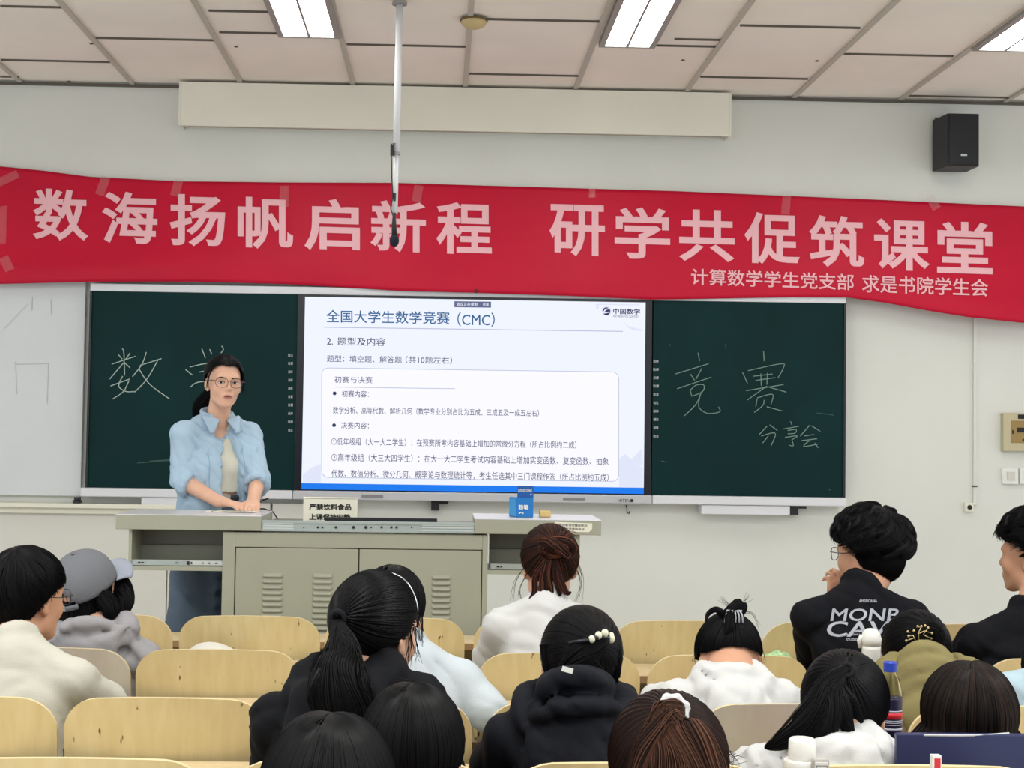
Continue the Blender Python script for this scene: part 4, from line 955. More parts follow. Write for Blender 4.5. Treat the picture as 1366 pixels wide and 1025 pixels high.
# hair ------------------------------------------------------------
class Hair:
    def __init__(s): s.v = []; s.f = []; s.t = []; s.n = 0
    def addm(s, v, f, t): s.v.append(v); s.f.append(np.asarray(f)+s.n); s.t.append(np.broadcast_to(np.asarray(t, float), (len(v),)).copy()); s.n += len(v)
    def strands(s, p, r, tone):
        """p (N,M,3), r (N,M), tone (N,)"""
        N, M = p.shape[:2]
        if not N: return
        t = np.gradient(p, axis=1); t /= np.linalg.norm(t, axis=2, keepdims=True)+1e-9
        ref = np.array([.31, .83, .27]); u = np.cross(t, ref); u /= np.linalg.norm(u, axis=2, keepdims=True)+1e-9; w = np.cross(t, u)
        a = np.array([0, 2.0944, 4.18879]); V = p[:, :, None]+r[:, :, None, None]*(np.cos(a)[:, None]*u[:, :, None]+np.sin(a)[:, None]*w[:, :, None])
        i = np.arange(N)[:, None, None]*M*3; j = np.arange(M-1)[None, :, None]*3; k = np.arange(3)[None, None, :]; k2 = (k+1) % 3
        F = np.stack([i+j+k, i+j+k2, i+j+3+k2, i+j+3+k], -1).reshape(-1, 4)
        s.addm(V.reshape(-1, 3), F, np.repeat(tone, M*3))
    def build(s, m, parent, name='hair'):
        o = mesh_obj(name, np.concatenate(s.v), np.concatenate(s.f), m, parent, smooth=True)
        at = o.data.attributes.new('strand', 'FLOAT', 'POINT'); at.data.foreach_set('value', np.concatenate(s.t).astype('f4')); return o
def frame(d):
    d = nrm(d); a = np.array([0, 0, 1.0]) if abs(d[2]) < .9 else np.array([0, -1.0, 0]); u = nrm(np.cross(a, d)); return u, np.cross(d, u)
LINE_AZ = np.array([0, 35, 60, 80, 95, 115, 140, 180]); 
def hairline(az, line): return np.interp(np.abs(az), LINE_AZ, line)
L_UP = (36, 32, 12, -6, -26, -42, -56, -64); L_BOY = (24, 20, 4, 0, -22, -40, -52, -58); L_LONG = (38, 34, 10, -20, -60, -75, -80, -80)
class Scalp:
    """the hair shell of a head: an ellipsoid about the skull, strands follow great circles out of a pole"""
    def __init__(s, Hc, R, sc_=1.0, t=.012, back=0.0, top=0.0, seed=1):
        s.c = np.asarray(Hc)+sc_*(R @ np.array([0, -.012-back*.4, .03+top*.3])); s.R = R
        s.r = sc_*np.array([.074+t, .092+t+back*.6, .084+t+top]); s.rg = np.random.default_rng(seed); s.sc = sc_; s.taper = 0.0
    def pt(s, d, k=1.0):
        k = np.broadcast_to(np.asarray(k, float), d.shape[:-1])*(1-s.taper*np.clip(-d[..., 2]-.05, 0, 1))
        return s.c+((d*s.r*k[..., None]) @ s.R.T)
    def arcs(s, pole, phi, line, M=14):
        P0 = nrm(pole); U, W = frame(P0); dirv = np.cos(phi)[:, None]*U+np.sin(phi)[:, None]*W
        th = np.linspace(0, math.radians(175), 90); d = np.cos(th)[None, :, None]*P0+np.sin(th)[None, :, None]*dirv[:, None]
        el = np.degrees(np.arcsin(np.clip(d[..., 2], -1, 1))); az = np.degrees(np.arctan2(d[..., 0], d[..., 1]))
        out = el < hairline(az, line); out[:, :3] = False
        first = np.where(out.any(1), out.argmax(1), 89); return th[first], P0, dirv
    def grow(s, H, pole, line, n=900, M=14, rad=.0011, lift=.0, rough=.008, clump=.006, nclump=37, short=.0, tones=(0, .6), cap_k=.965, start=.02, wave=0.0, layers=(1.0,)):
        rg = s.rg; phi = np.linspace(0, 2*np.pi, 97); tm, P0, dv = s.arcs(pole, phi, line)
        g = np.linspace(0, 1, 16)[None, :]*tm[:, None]; d = np.cos(g)[..., None]*P0+np.sin(g)[..., None]*dv[:, None]
        V = s.pt(d, np.full(g.shape, cap_k)); i = np.arange(96)[:, None]; j = np.arange(15)[None, :]
        F = np.stack([i*16+j, i*16+j+1, (i+1)*16+j+1, (i+1)*16+j], -1).reshape(-1, 4); H.addm(V.reshape(-1, 3), F, .1)
        for ly in layers:
            phi = rg.uniform(0, 2*np.pi, n); tm, P0, dv = s.arcs(pole, phi, line)
            tm = tm*(1-rg.uniform(0, 1, n)*short+rg.normal(0, .02, n)); a0 = rg.uniform(0, start, n)
            u = np.linspace(0, 1, M)[None, :]; g = a0[:, None]+(tm-a0)[:, None]*u
            cl = np.floor(phi/(2*np.pi)*nclump); ph = rg.uniform(0, 6.3, nclump+1)[cl.astype(int)]
            swirl = wave*np.sin(g*5+ph[:, None])*u
            dv2 = np.cos(swirl)[..., None]*dv[:, None]+np.sin(swirl)[..., None]*np.cross(P0, dv)[:, None]
            d = np.cos(g)[..., None]*P0+np.sin(g)[..., None]*dv2
            k = ly*(1+clump*np.sin(phi*nclump+1.3)[:, None]*np.sin(np.pi*np.clip(g/1.2, 0, 1))+rough*rg.normal(0, 1, n)[:, None]*u+lift*u**2*rg.uniform(.2, 1, n)[:, None]+.02*wave*np.sin(7*g+2*ph[:, None]))
            r = rad*s.sc*(1-.55*u**3)*np.ones((n, 1)); H.strands(s.pt(d, k), np.broadcast_to(r, g.shape), rg.uniform(tones[0], tones[1], n)**1.5)
    def fall(s, H, pole, zend, n=900, M1=10, M2=10, rad=.0012, azmin=45, eld=-4, spread=0.0, inward=.0, tones=(0, .6), tip=.05, clump=.010, nclump=41, drift=(0, 0), tilt=.02):
        """long hair: from the parting over the shell, then straight down"""
        rg = s.rg; phi = rg.uniform(0, 2*np.pi, n); P0 = nrm(pole); U, W = frame(P0); dv = np.cos(phi)[:, None]*U+np.sin(phi)[:, None]*W
        th = np.linspace(0, math.radians(170), 90); Rz = s.R[2]
        def dirs(th): return np.cos(th)[..., None]*P0+np.sin(th)[..., None]*dv[:, None]
        d = dirs(np.broadcast_to(th, (n, 90))); wp = s.pt(d, np.ones((n, 90)))
        dz = np.gradient(wp[..., 2], axis=1); low = (wp[..., 2] < s.c[2]+eld*.01*s.sc); low[:, :3] = False
        first = np.where(low.any(1), low.argmax(1), 60); tm = th[first]
        dend = np.cos(tm)[:, None]*P0+np.sin(tm)[:, None]*dv; az = np.abs(np.degrees(np.arctan2(dend[:, 0], dend[:, 1]))); keep = az > azmin
        phi, dv, tm = phi[keep], dv[keep], tm[keep]; n = len(phi)
        u = np.linspace(0, 1, M1)[None, :]; g = tm[:, None]*u; k = 1+clump*np.sin(phi*nclump)[:, None]*u+.012*rg.normal(0, 1, n)[:, None]*u
        a = s.pt(np.cos(g)[..., None]*P0+np.sin(g)[..., None]*dv[:, None], k); E = a[:, -1]
        ze = zend(E) if callable(zend) else zend; ze = ze+rg.uniform(0, 1, n)*tip*s.sc+rg.exponential(.3, n)*tip*s.sc*.3
        w = np.linspace(0, 1, M2+1)[None, 1:]; ctr = s.c[None, :]; off = E-ctr
        b = np.repeat(E[:, None], M2, 1).copy(); b[..., 2] = E[:, None, 2]+(np.minimum(ze, E[:, 2]-.005)-E[:, 2])[:, None]*w
        kk = spread*w-inward*w**2+.03*rg.normal(0, 1, n)[:, None]*w; b[..., 0] += off[:, None, 0]*kk+drift[0]*w**1.5; b[..., 1] += off[:, None, 1]*kk*.7+drift[1]*w**1.5
        p = np.concatenate([a, b], 1); M = M1+M2
        r = rad*s.sc*(1-.5*np.linspace(0, 1, M)**3)[None, :]*np.ones((n, 1)); H.strands(p, r, rg.uniform(tones[0], tones[1], n)**1.5)
        # inner sheet
        ph = np.linspace(0, 2*np.pi, 97); dv = np.cos(ph)[:, None]*U+np.sin(ph)[:, None]*W; d = np.cos(th)[None, :, None]*P0+np.sin(th)[None, :, None]*dv[:, None]
        wp = s.pt(d, np.full((97, 90), .955)); low = wp[..., 2] < s.c[2]+eld*.01*s.sc; low[:, :3] = False; tm = th[np.where(low.any(1), low.argmax(1), 60)]
        g = np.linspace(0, 1, 12)[None, :]*tm[:, None]; d = np.cos(g)[..., None]*P0+np.sin(g)[..., None]*dv[:, None]; a = s.pt(d, np.full(g.shape, .955)); E = a[:, -1]
        az = np.abs(np.degrees(np.arctan2(d[:, -1, 0], d[:, -1, 1]))); ze = (zend(E) if callable(zend) else zend)+tip*s.sc*.7
        b = np.repeat(E[:, None], 8, 1).copy(); w = np.linspace(0, 1, 9)[None, 1:]; b[..., 2] = E[:, None, 2]+(np.minimum(ze, E[:, 2]-.004)-E[:, 2])[:, None]*w; off = E-s.c
        kk = spread*w-inward*w**2-.04*w; b[..., 0] += off[:, None, 0]*kk+drift[0]*w**1.5; b[..., 1] += off[:, None, 1]*kk*.7+drift[1]*w**1.5
        ok = az > azmin; V = np.concatenate([a, b], 1); M = 20
        F = [(i*M+j, i*M+j+1, (i+1)*M+j+1, (i+1)*M+j) for i in range(96) for j in range(M-1) if (j < 11 and (ok[i] or hairline_ok(d[i, min(j, 11)]))) or (ok[i] and ok[i+1])]
        H.addm(V.reshape(-1, 3), np.array(F), .1)
def locks(s, H, pole, line, n=46, L=.9, bulge=.07, rad=.010, seed=1, tones=(0, .7), tw=.6, sr=.0009):
    """curved locks lying over the shell, for wavy hair"""
    rg = np.random.default_rng(seed); P0 = nrm(pole); U, W = frame(P0)
    for k in range(n):
        ph = rg.uniform(0, 6.283); tm, _, dv = s.arcs(pole, np.array([ph]), line); t1 = tm[0]*rg.uniform(.45, 1.03); t0_ = max(.05, t1-L*rg.uniform(.6, 1)); a = rg.uniform(-tw, tw); pts = []
        for u in np.linspace(0, 1, 6):
            g = t0_+(t1-t0_)*u; q = ph+a*(u-.5)+.25*math.sin(4*u+ph); d = math.cos(g)*P0+math.sin(g)*(math.cos(q)*U+math.sin(q)*W)
            pts.append(s.pt(d[None], np.array([.97+bulge*math.sin(math.pi*min(1, u*1.15))+.02*u]))[0])
        bundle(H, pts, [rad*.3, rad, rad*1.1, rad*.8, rad*.25], 46, 14, sr, seed=int(seed*100+k), tones=tones, flat=.5, core=True, tip=.2)
Scalp.locks = locks
def nape_patch(p, H, t=.006, n=900, tones=(0, .4), dz=.032, s_=1.0):
    s = Scalp(p['H']-p['R'] @ np.array([0, .004, dz]), p['R'], s_, t, seed=77); s.grow(H, (0, -.6, .8), (70, 66, 46, 24, -14, -40, -56, -62), n, 14, .0008, rough=.010, clump=.006, short=.12, tones=tones)
def hairline_ok(d): return math.degrees(math.asin(max(-1, min(1, d[2])))) > hairline(math.degrees(math.atan2(d[0], d[1])), L_LONG)
def spline(pts, n):
    p = np.asarray(pts, float); tt = np.linspace(0, len(p)-1, n); i = np.clip(tt.astype(int), 0, len(p)-2); f = (tt-i)[:, None]
    a, b, c, d = p[np.clip(i-1, 0, None)], p[i], p[i+1], p[np.clip(i+2, None, len(p)-1)]
    return .5*(2*b+(c-a)*f+(2*a-5*b+4*c-d)*f**2+(3*b-a-3*c+d)*f**3)
def bundle(H, guide, rad, n=260, M=16, sr=.0011, seed=3, tones=(0, .7), flat=1.0, tip=.25, twist=0.0, core=True, frizz=.0):
    rg = np.random.default_rng(seed); G = spline(guide, M); R = np.interp(np.linspace(0, 1, M), np.linspace(0, 1, len(rad)), rad)
    t = np.gradient(G, axis=0); t /= np.linalg.norm(t, axis=1)[:, None]+1e-9; ref = np.array([.1, 1.0, .15]); u = np.cross(t, ref); u /= np.linalg.norm(u, axis=1)[:, None]+1e-9; w = np.cross(t, u)
    q = np.sqrt(rg.uniform(.1, 1, n)); a = rg.uniform(0, 2*np.pi, n); L = 1-rg.uniform(0, 1, n)**2*tip
    ts = np.linspace(0, 1, M)[None, :]*L[:, None]; fi = ts*(M-1); i0 = np.clip(fi.astype(int), 0, M-2); f = (fi-i0)[..., None]
    lerp = lambda A: A[i0]*(1-f)+A[i0+1]*f
    rr = (R[i0]*(1-f[..., 0])+R[i0+1]*f[..., 0])*q[:, None]*(1+frizz*rg.normal(0, 1, (n, 1))*ts); aa = a[:, None]+twist*ts+.12*np.sin(9*ts+a[:, None]*3)
    p = lerp(G)+(rr*np.cos(aa))[..., None]*lerp(u)+(flat*rr*np.sin(aa))[..., None]*lerp(w)
    H.strands(p, np.broadcast_to(sr*(1-.6*np.linspace(0, 1, M)**3), (n, M)), rg.uniform(tones[0], tones[1], n)**1.5)
    if core:
        k = 12; b = np.arange(k)*2*np.pi/k; Rc = R*.82; Rc[-1] *= .3; V = G[:, None]+Rc[:, None, None]*(np.cos(b)[None, :, None]*u[:, None]+flat*np.sin(b)[None, :, None]*w[:, None])
        F = [(i*k+j, i*k+(j+1) % k, (i+1)*k+(j+1) % k, (i+1)*k+j) for i in range(M-1) for j in range(k)]; H.addm(V.reshape(-1, 3), np.array(F), .12)
def wisps(H, paths, r=.0007, tone=.3, n=1, jit=.004, seed=5):
    rg = np.random.default_rng(seed)
    for g in paths:
        for _ in range(n):
            p = spline(np.asarray(g)+rg.normal(0, jit, (len(g), 3))*np.linspace(.3, 1, len(g))[:, None], 12); H.strands(p[None], r*(1-.6*np.linspace(0, 1, 12)[None, :]**2), np.array([tone]))

# seated figure ---------------------------------------------------
def seated(label, head, hY, rot, sh, sY, hw, row, top, hs=1.0, skinm=M_skin, h=.0085, srot=(0, 0), fold=(.006, 1, (.4, .3, 1)), hood=False, collar=None, pelvis_dx=0.0, chairY=None, arms=None, drop=(0, 0), trous=None, cropped=False, neckr=.050, thick=1.0, handpose=None, extra=(), rolls=()):
    Hc = P(head[0], head[1], hY); R = Rot(*rot); Sc = P(sh[0], sh[1], sY)
    cY = ROWY[row] if chairY is None else chairY
    ay = math.radians(srot[0]); ar = math.radians(srot[1]); axis = np.array([math.cos(ay)*math.cos(ar), -math.sin(ay)*math.cos(ar), -math.sin(ar)])
    fw = np.array([math.sin(ay), math.cos(ay), 0.0])
    sR, sL = Sc+axis*hw-np.array([0, 0, .006]), Sc-axis*hw-np.array([0, 0, .006])
    sR = sR-np.array([0, 0, drop[1]]); sL = sL-np.array([0, 0, drop[0]])
    pel = np.array([Sc[0]+pelvis_dx, cY+.17, .545]); N0 = Hc+hs*(R @ np.array([0, -.030, -.062])); N = Sc+np.array([0, 0, float(np.clip(.62*(N0[2]-Sc[2]), .030, .078))])
    spine = nrm(Sc-pel); chest = pel+(Sc-pel)*.66
    up = spine; xx = axis; yy = nrm(np.cross(up, xx)); xx = np.cross(yy, up); Rb = np.stack([xx, yy, up], 1)
    hp, T = head_prims(Hc, R, hs)
    nb = T(0, -.030, -.062)
    def arm(side):
        S0 = sR if side > 0 else sL
        if arms and side in arms: return S0, np.asarray(arms[side][0]), np.asarray(arms[side][1])
        el = S0+axis*side*.026+fw*.11+np.array([0, 0, -.24]); el[2] = max(el[2], .775); el[1] = max(el[1], cY+.22)
        wr = np.array([S0[0]-side*.06+fw[0]*.2, el[1]+.20, .757]); return S0, el, wr
    body = hp+[cap(N-up*.02, nb, neckr*hs*1.06, neckr*hs*.93, .03), cap(sL, sR, .034, .034, .02), ell(chest, (hw*.72, .085, .2), Rb, .05), cap(pel, chest, .10, .10, .06), ell(pel, (.135, .10, .10), None, .05)]
    clo = [ell(chest, (hw*.86, .102*thick, .20), Rb, .03), ell(Sc-up*.075-fw*.012, (hw*.93, .078*thick, .085), Rb, .035), cap(pel, chest, .120, .116, .04), ell(pel, (.165, .125, .12), None, .04),
           cap(N-up*.010+axis*.015, sR+up*.004, .046, .040, .035), cap(N-up*.010-axis*.015, sL+up*.004, .046, .040, .035), cap(N-up*.035-fw*.02, Sc-up*.07-fw*.03, .055, .06, .04)]
    for side in (-1, 1):
        S0, el, wr = arm(side); d = nrm(wr-el)
        body += [cap(S0, el, .036, .034, .03), cap(el, wr, .037, .026, .02)]
        hp_ = (handpose or {}).get(side, (d, (0, 0, 1), .9)); body += hand_prims(wr+nrm(hp_[0])*.02, hp_[0], hp_[1], -side, hp_[2], .98)
        clo += [cap(S0-up*.004, el, .049, .050, .035), cap(el, wr-d*.02, .050, .038, .025), cap(wr-d*.03, wr-d*.005, .040, .038, .012)]
        hip = pel+np.array([side*.085, 0, -.02]); kn = np.array([hip[0]+side*.03, cY+.56, .51]); an = np.array([kn[0], kn[1]+.02, .075])
        if cropped: kn[1] -= .02
        body += [cap(hip, kn, .072, .052, .05), cap(kn, an, .050, .034, .03), cap(an, an+np.array([0, .14, -.042]), .034, .026, .02)]
    if collar: 
        ax = nrm(nb-N); u, w = frame(ax); Rc = np.stack([u, w, ax], 1)
        clo += [ell(N+ax*.006, (neckr+collar[0]+.004, neckr+collar[0]+.004, .030), Rc, .012), ell(N+ax*.018, (neckr+collar[0]+.002, neckr+collar[0]+.002, .016), Rc, .006)]
    if hood:
        hs_ = hood; c0 = N-fw*.030+up*.0
        ring = [c0+axis*(.085*math.sin(t))*hs_+fw*(-.055*math.cos(t)*hs_+.012)+up*(.010-.035*math.cos(t)) for t in np.linspace(-2.3, 2.3, 13)]
        clo += [cap(ring[i], ring[i+1], .028*hs_, None, .014) for i in range(12)]
        clo += [ell(c0-fw*.060*hs_-up*.055, (.095*hs_, .040, .080*hs_), Rb, .03)]
        clo += [cap(c0+fw*.02+axis*s_*.07*hs_, c0+fw*.075+axis*s_*.045-up*.02, .026*hs_, .02, .02) for s_ in (-1, 1)]
    clo += [ell(P(*e[0]), e[1], Rb, .018) for e in extra]
    for pts, rr in rolls:
        w = spline([P(*e) for e in pts], 14); clo += [cap(w[i], w[i+1], rr*(.7+.3*math.sin(math.pi*(i+.5)/13)), None, .008) for i in range(13)]
    v, f = surface(body, h)
    base = np.array([pel[0], pel[1], 0])
    b = mesh_obj('person', v, f, skinm, None, base, True); tag(b, label, 'person')
    cv, cf = surface(clo, h, fold); c = mesh_obj('top', cv, cf, top, b, smooth=True)
    tr = []
    for side in (-1, 1):
        hip = pel+np.array([side*.085, 0, -.02]); kn = np.array([hip[0]+side*.03, cY+.56, .51]); an = np.array([kn[0], kn[1]+.02, .10])
        tr += [cap(hip, kn, .088, .066, .05), cap(kn, an, .064, .052, .04)]
    tr.append(ell(pel-np.array([0, 0, .02]), (.165, .12, .10), None, .05))
    tv, tf = surface(tr, .016); mesh_obj('trousers', tv, tf, trous or M_trou, b, smooth=True)
    sm = MB()
    for side in (-1, 1):
        an = np.array([pel[0]+side*.115, cY+.58, .0]); sm.ell(an+np.array([0, .06, .042]), (.045, .135, .041))
    sm.build('shoes', M_shoe, b, smooth=True)
    return dict(o=b, H=Hc, R=R, s=hs, T=T, N=N, S=Sc, axis=axis, fw=fw, up=up, top=c, cv=cv, cf=cf)
M_tie = cloth('hair_elastic', rgb(26, 26, 30), .1)
M_trou = cloth('dark_trousers', rgb(46, 48, 56)); M_shoe = mat('shoes', rgb(40, 40, 42), .6)
def glasses(p, m, r=.0012, rx=.027, rz=.020, square=2.6, temple=True):
    T = p['T']; mb = MB()
    for sx in (-1, 1):
        pts = []
        for t in np.linspace(0, 2*np.pi, 33):
            c_, s_ = math.cos(t), math.sin(t); e = 2/square; pts.append(T(sx*.033+rx*abs(c_)**e*math.copysign(1, c_), .108-.012*((sx*.033+rx*c_)/.06)**2, -.001+rz*abs(s_)**e*math.copysign(1, s_)))
        mb.tube(pts, r, 6, False)
        if temple: mb.tube(spline([T(sx*.060, .096, .006), T(sx*.076, .085, .007), T(sx*.081, .04, .004), T(sx*.083, -.012, .006), T(sx*.080, -.030, -.014)], 16), r*1.15, 6)
    mb.tube(spline([T(-.008, .108, .004), T(0, .112, .007), T(.008, .108, .004)], 8), r, 6)
    return mb.build('glasses', m, p['o'], smooth=True)
def on_cloth(p, s, x0, y0, x1, y1, m, name, bold=.0, lift=.003, slant=0.0, skew=0.0, outline=None):
    bvh = BVHTree.FromPolygons([tuple(q) for q in p['cv']], [tuple(int(i) for i in q) for q in p['cf']])
    v, f = text_verts(s, bold); lo, hi = v.min(0), v.max(0); u = (v[:, 0]-lo[0])/(hi[0]-lo[0]); w = (v[:, 1]-lo[1])/(hi[1]-lo[1]); out = []
    for a, c_ in zip(u, w):
        px, py = x0+(x1-x0)*a+slant*(c_-.5), y1-(y1-y0)*c_+skew*a; q = P(px, py, 2.0); d = Vector(q-EYE).normalized(); hit = bvh.ray_cast(Vector(EYE), d)
        out.append(np.array(hit[0])-np.array(d)*lift if hit[0] is not None else P(px, py, 4.2))
    return mesh_obj(name, np.array(out), f, m, p['top'])

# ------------------------------------------------------------------ the standing woman
def teacher():
    yaw = 150; Rb = Rot(yaw); B0 = P(289, 600, 6.12); base = np.array([B0[0], B0[1], PLAT])
    L = lambda x, y, z: base+Rb @ np.array([x, y, z])
    Hc = P(298.5, 510.5, 6.05); R = Rot(158, 2, -2); hs = .93
    hp, T = head_prims(Hc, R, hs, .034, .019); nb = T(0, -.028, -.06); zs = 1.275
    N = L(0, .005, zs+.078); SR, SL = L(.152, 0, zs), L(-.150, 0, zs)          # her right is on the viewer's left
    eR, eL = P(244, 642, 6.00), P(344, 640, 6.06)
    wR, wL = P(291, 674.5, 5.90), P(338, 671, 5.93); zt = lz1+.024; wR[2] = zt+.012; wL[2] = zt+.016
    pel = L(0, 0, .90); 
    body = hp+[cap(N-(0, 0, .02), nb, .050, .044, .03), cap(SL, SR, .032, None, .02), ell(L(0, .0, 1.12), (.118, .078, .16), Rb, .04), cap(pel, L(0, 0, 1.1), .09, .09, .06), ell(pel, (.14, .10, .11), Rb, .05)]
    fR = nrm(P(320, 679, 5.84)-P(291, 676, 5.90)); fL = nrm(P(336, 684, 5.80)-P(338, 674, 5.93)); fR[2] = -.12; fL[2] = -.2
    for s, S0, e, w, fd in ((1, SR, eR, wR, fR), (-1, SL, eL, wL, fL)):
        body += [cap(S0, e, .036, .034, .03), cap(e, w, .0365, .025, .02)]+hand_prims(w+nrm(fd)*.012, fd, (0, 0, 1), -s, .32, .92, .10)
        hip = L(s*.085, 0, .84); kn = L(s*.10, .02, .46); an = L(s*.105, -.01, .07)
        body += [cap(hip, kn, .075, .052, .05), cap(kn, an, .05, .033, .03), cap(an, L(s*.12, .13, .028), .03, .024, .02)]
    v, f = surface(body, .0048, None, 1); bvv, bff = v, f; b = mesh_obj('person', v, f, M_skin, None, base, True)
    tag(b, 'woman in glasses and open pale blue shirt standing at the lectern, hands resting on it', 'person')
    # cream top
    top = [ell(L(0, .008, 1.10), (.130, .090, .18), Rb, .03), cap(L(-.05, .050, 1.14), L(.05, .050, 1.14), .046, None, .04), cap(L(.11, 0, zs-.01), L(-.11, 0, zs-.01), .036, None, .04), cap(N-(0, 0, .025), L(0, 0, zs-.03), .052, .06, .04), ell(L(0, .008, .98), (.134, .100, .14), Rb, .04), ell(L(0, 0, .80), (.4, .4, .238), Rb, .008, -1),
           ell(L(0, .085, zs+.045), (.044, .085, .072), Rb, .012, -1), cap(N, nb, .050, None, .01, -1)]
    v, f = surface(top, .006, (.003, 5, (.2, .3, 1)), 1); o = mesh_obj('cream_top', v, f, cloth('cream_knit', rgb(206, 203, 188), .12), b, smooth=True)
    # jeans
    tr = [ell(L(0, 0, .90), (.160, .118, .12), Rb, .05), ell(L(0, .002, .975), (.138, .104, .085), Rb, .03)]
    for s in (1, -1):
        hip = L(s*.085, 0, .84); kn = L(s*.105, .02, .46); an = L(s*.125, 0, .09); tr += [cap(hip, kn, .098, .098, .05), cap(kn, an, .098, .112, .04)]
    v, f = surface(tr, .009, (.007, 8, (.5, .2, 1)), 1); j = mesh_obj('jeans', v, f, mat('denim', rgb(84, 99, 116), .85, var=.22, vscale=(5, 5, 3), bump=.2, bscale=300), b, smooth=True)
    m = MB(); u = np.linspace(0, 2*np.pi, 33); m.tube([L(.134*math.cos(a), .004+.100*math.sin(a), 1.010) for a in u], .013, 8, False); m.build('belt', mat('belt', rgb(52, 56, 66), .5), j, smooth=True)
    MB().box((-.02, -.004, -.012), (.02, .004, .012), Rb).build('buckle', M_steel, j).data.transform(Matrix.Translation(L(0, .116, 1.010)))
    sm = MB()
    for s in (1, -1): sm.ell(L(s*.122, .06, .042), (.045, .125, .041), Rb)
    sm.build('shoes', M_white, b, smooth=True)
    # open blue shirt
    sh = [ell(L(0, .004, 1.10), (.158, .120, .20), Rb, .03), ell(L(0, .006, .96), (.172, .136, .22), Rb, .04), cap(L(0, 0, 1.0), L(0, 0, .88), .140, .146, .04), cap(L(-.060, .052, 1.14), L(.060, .052, 1.14), .064, None, .04), ell(L(0, 0, zs-.06), (.135, .095, .085), Rb, .035),
          cap(N-(0, 0, .020)+Rb @ np.array([.022, -.01, 0]), SR+(0, 0, .004), .046, .042, .035), cap(N-(0, 0, .020)-Rb @ np.array([.022, .01, 0]), SL+(0, 0, .004), .046, .042, .035)]
    for S0, e, w in ((SR, eR, wR), (SL, eL, wL)):
        d = nrm(w-e); sh += [cap(S0-(0, 0, .004), e-nrm(e-S0)*.01, .050, .052, .035), cap(e-(0, 0, 0), e+d*.012, .050, .049, .02)]
    sh += [cap(N, nb, .055, None, .012, -1), ell(L(0, .085, zs+.055), (.040, .09, .075), Rb, .02, -1), ell(L(-.022, .19, .98), (.050, .155, .52), Rb, .008, -1)]
    for S0, e, w in ((SR, eR, wR), (SL, eL, wL)):       # rolled cuffs
        d = nrm(w-e); u_, w_ = frame(d); c0 = e+d*.018; rg = [c0+.046*(math.cos(t)*u_+math.sin(t)*w_) for t in np.linspace(0, 2*np.pi, 15)]
        for q in (0, .024): sh += [cap(rg[i]+d*q, rg[i+1]+d*q, .0125, None, .006) for i in range(14)]
    v, f = surface(sh, .0055, (.0090, 21, (.7, .2, .5)), 1); sb = mesh_obj('blue_shirt', v, f, mat('chambray', rgb(160, 184, 204), .85, var=.07, vscale=(9, 9, 9), bump=.12, bscale=300), b, smooth=True)
    co = []      # collar: a stand round the neck and two leaves
    for s in (1, -1):
        tt = np.linspace(.0, math.pi*.80, 10); st = [L(s*.064*math.sin(t), -.004-.062*math.cos(t)*.95, zs+.098-.019*(1-math.cos(t))) for t in tt]
        for dz in (0, .013): co += [cap(st[i]+(0, 0, dz), st[i+1]+(0, 0, dz), .009, .009, .006) for i in range(9)]
        tip, inn, out = L(s*.058, .098, zs+.008), L(s*.026, .070, zs+.060), L(s*.078, .045, zs+.075)
        for w in np.linspace(0, 1, 9): co.append(cap(inn+(out-inn)*w, tip+(inn+(out-inn)*w-tip)*.12, .0085, .0075, .006))
    cvv, cff = surface(co, .004); mesh_obj('collar', cvv, cff, bpy.data.materials['chambray'], sb, smooth=True)
    m = MB()      # placket seam and pocket edge on the shirt front
    bv = BVHTree.FromPolygons([tuple(q) for q in v], [tuple(int(i) for i in q) for q in f]); fwdv = Rb @ np.array([0, 1, 0])
    def onfront(x, z):
        q = L(x, .5, z); h_ = bv.ray_cast(Vector(q), Vector(-fwdv)); return np.array(h_[0])+fwdv*.0008 if h_[0] is not None else q-fwdv*.38
    for x in (.075, -.078): m.tube([onfront(x, z) for z in np.linspace(1.22, .85, 24)], .0016, 5)
    m.tube([onfront(x, z) for x, z in ((-.085, 1.10), (-.135, 1.10), (-.135, 1.02), (-.11, 1.0), (-.085, 1.02), (-.085, 1.10))], .0013, 5); m.build('seams', mat('seam', rgb(136, 168, 196), .9), sb)
    # face
    fb = BVHTree.FromPolygons([tuple(k) for k in bvv], [tuple(int(i) for i in k) for k in bff]); fd = R @ np.array([0, 1, 0])
    def F(x, z, lift=.0):
        o_ = T(x, .25, z); h_ = fb.ray_cast(Vector(o_), Vector(-fd)); return (np.array(h_[0]) if h_[0] is not None else T(x, .09, z))+fd*lift
    for s in (1, -1):
        e = MB().ell(T(s*.0315, .0835, .000), (.0142, .0080, .0054), R).build('eye', M_eyew, b, smooth=True)
        MB().ell(T(s*.0315+.002, .0905, .0004), (.0058, .0026, .0052), R).build('iris', M_iris, e, smooth=True)
        m = MB(); m.tube(spline([T(s*.0160, .0905, -.0008), T(s*.024, .0938, .0046), T(s*.034, .0938, .0054), T(s*.0465, .087, .001)], 12), [.0006]+[.0013]*10+[.0008], 6); m.build('lashes', M_brow, e, smooth=True)
        m = MB(); m.tube(spline([F(s*.014, .0180, .0012), F(s*.026, .0220, .0012), F(s*.040, .0222, .0012), F(s*.052, .0165, .0012)], 12), np.interp(np.linspace(0, 1, 12), [0, .4, 1], [.0018, .0023, .0008]), 6); m.build('eyebrow', M_brow, b, smooth=True)
    zl_ = -.0625
    m = MB(); m.tube(spline([F(-.0235, zl_), F(-.010, zl_+.0042), F(-.004, zl_+.0050), F(0, zl_+.0038), F(.004, zl_+.0050), F(.010, zl_+.0042), F(.0235, zl_)], 19), np.interp(np.linspace(0, 1, 19), [0, .3, .5, .7, 1], [.0008, .0032, .0030, .0032, .0008]), 8)
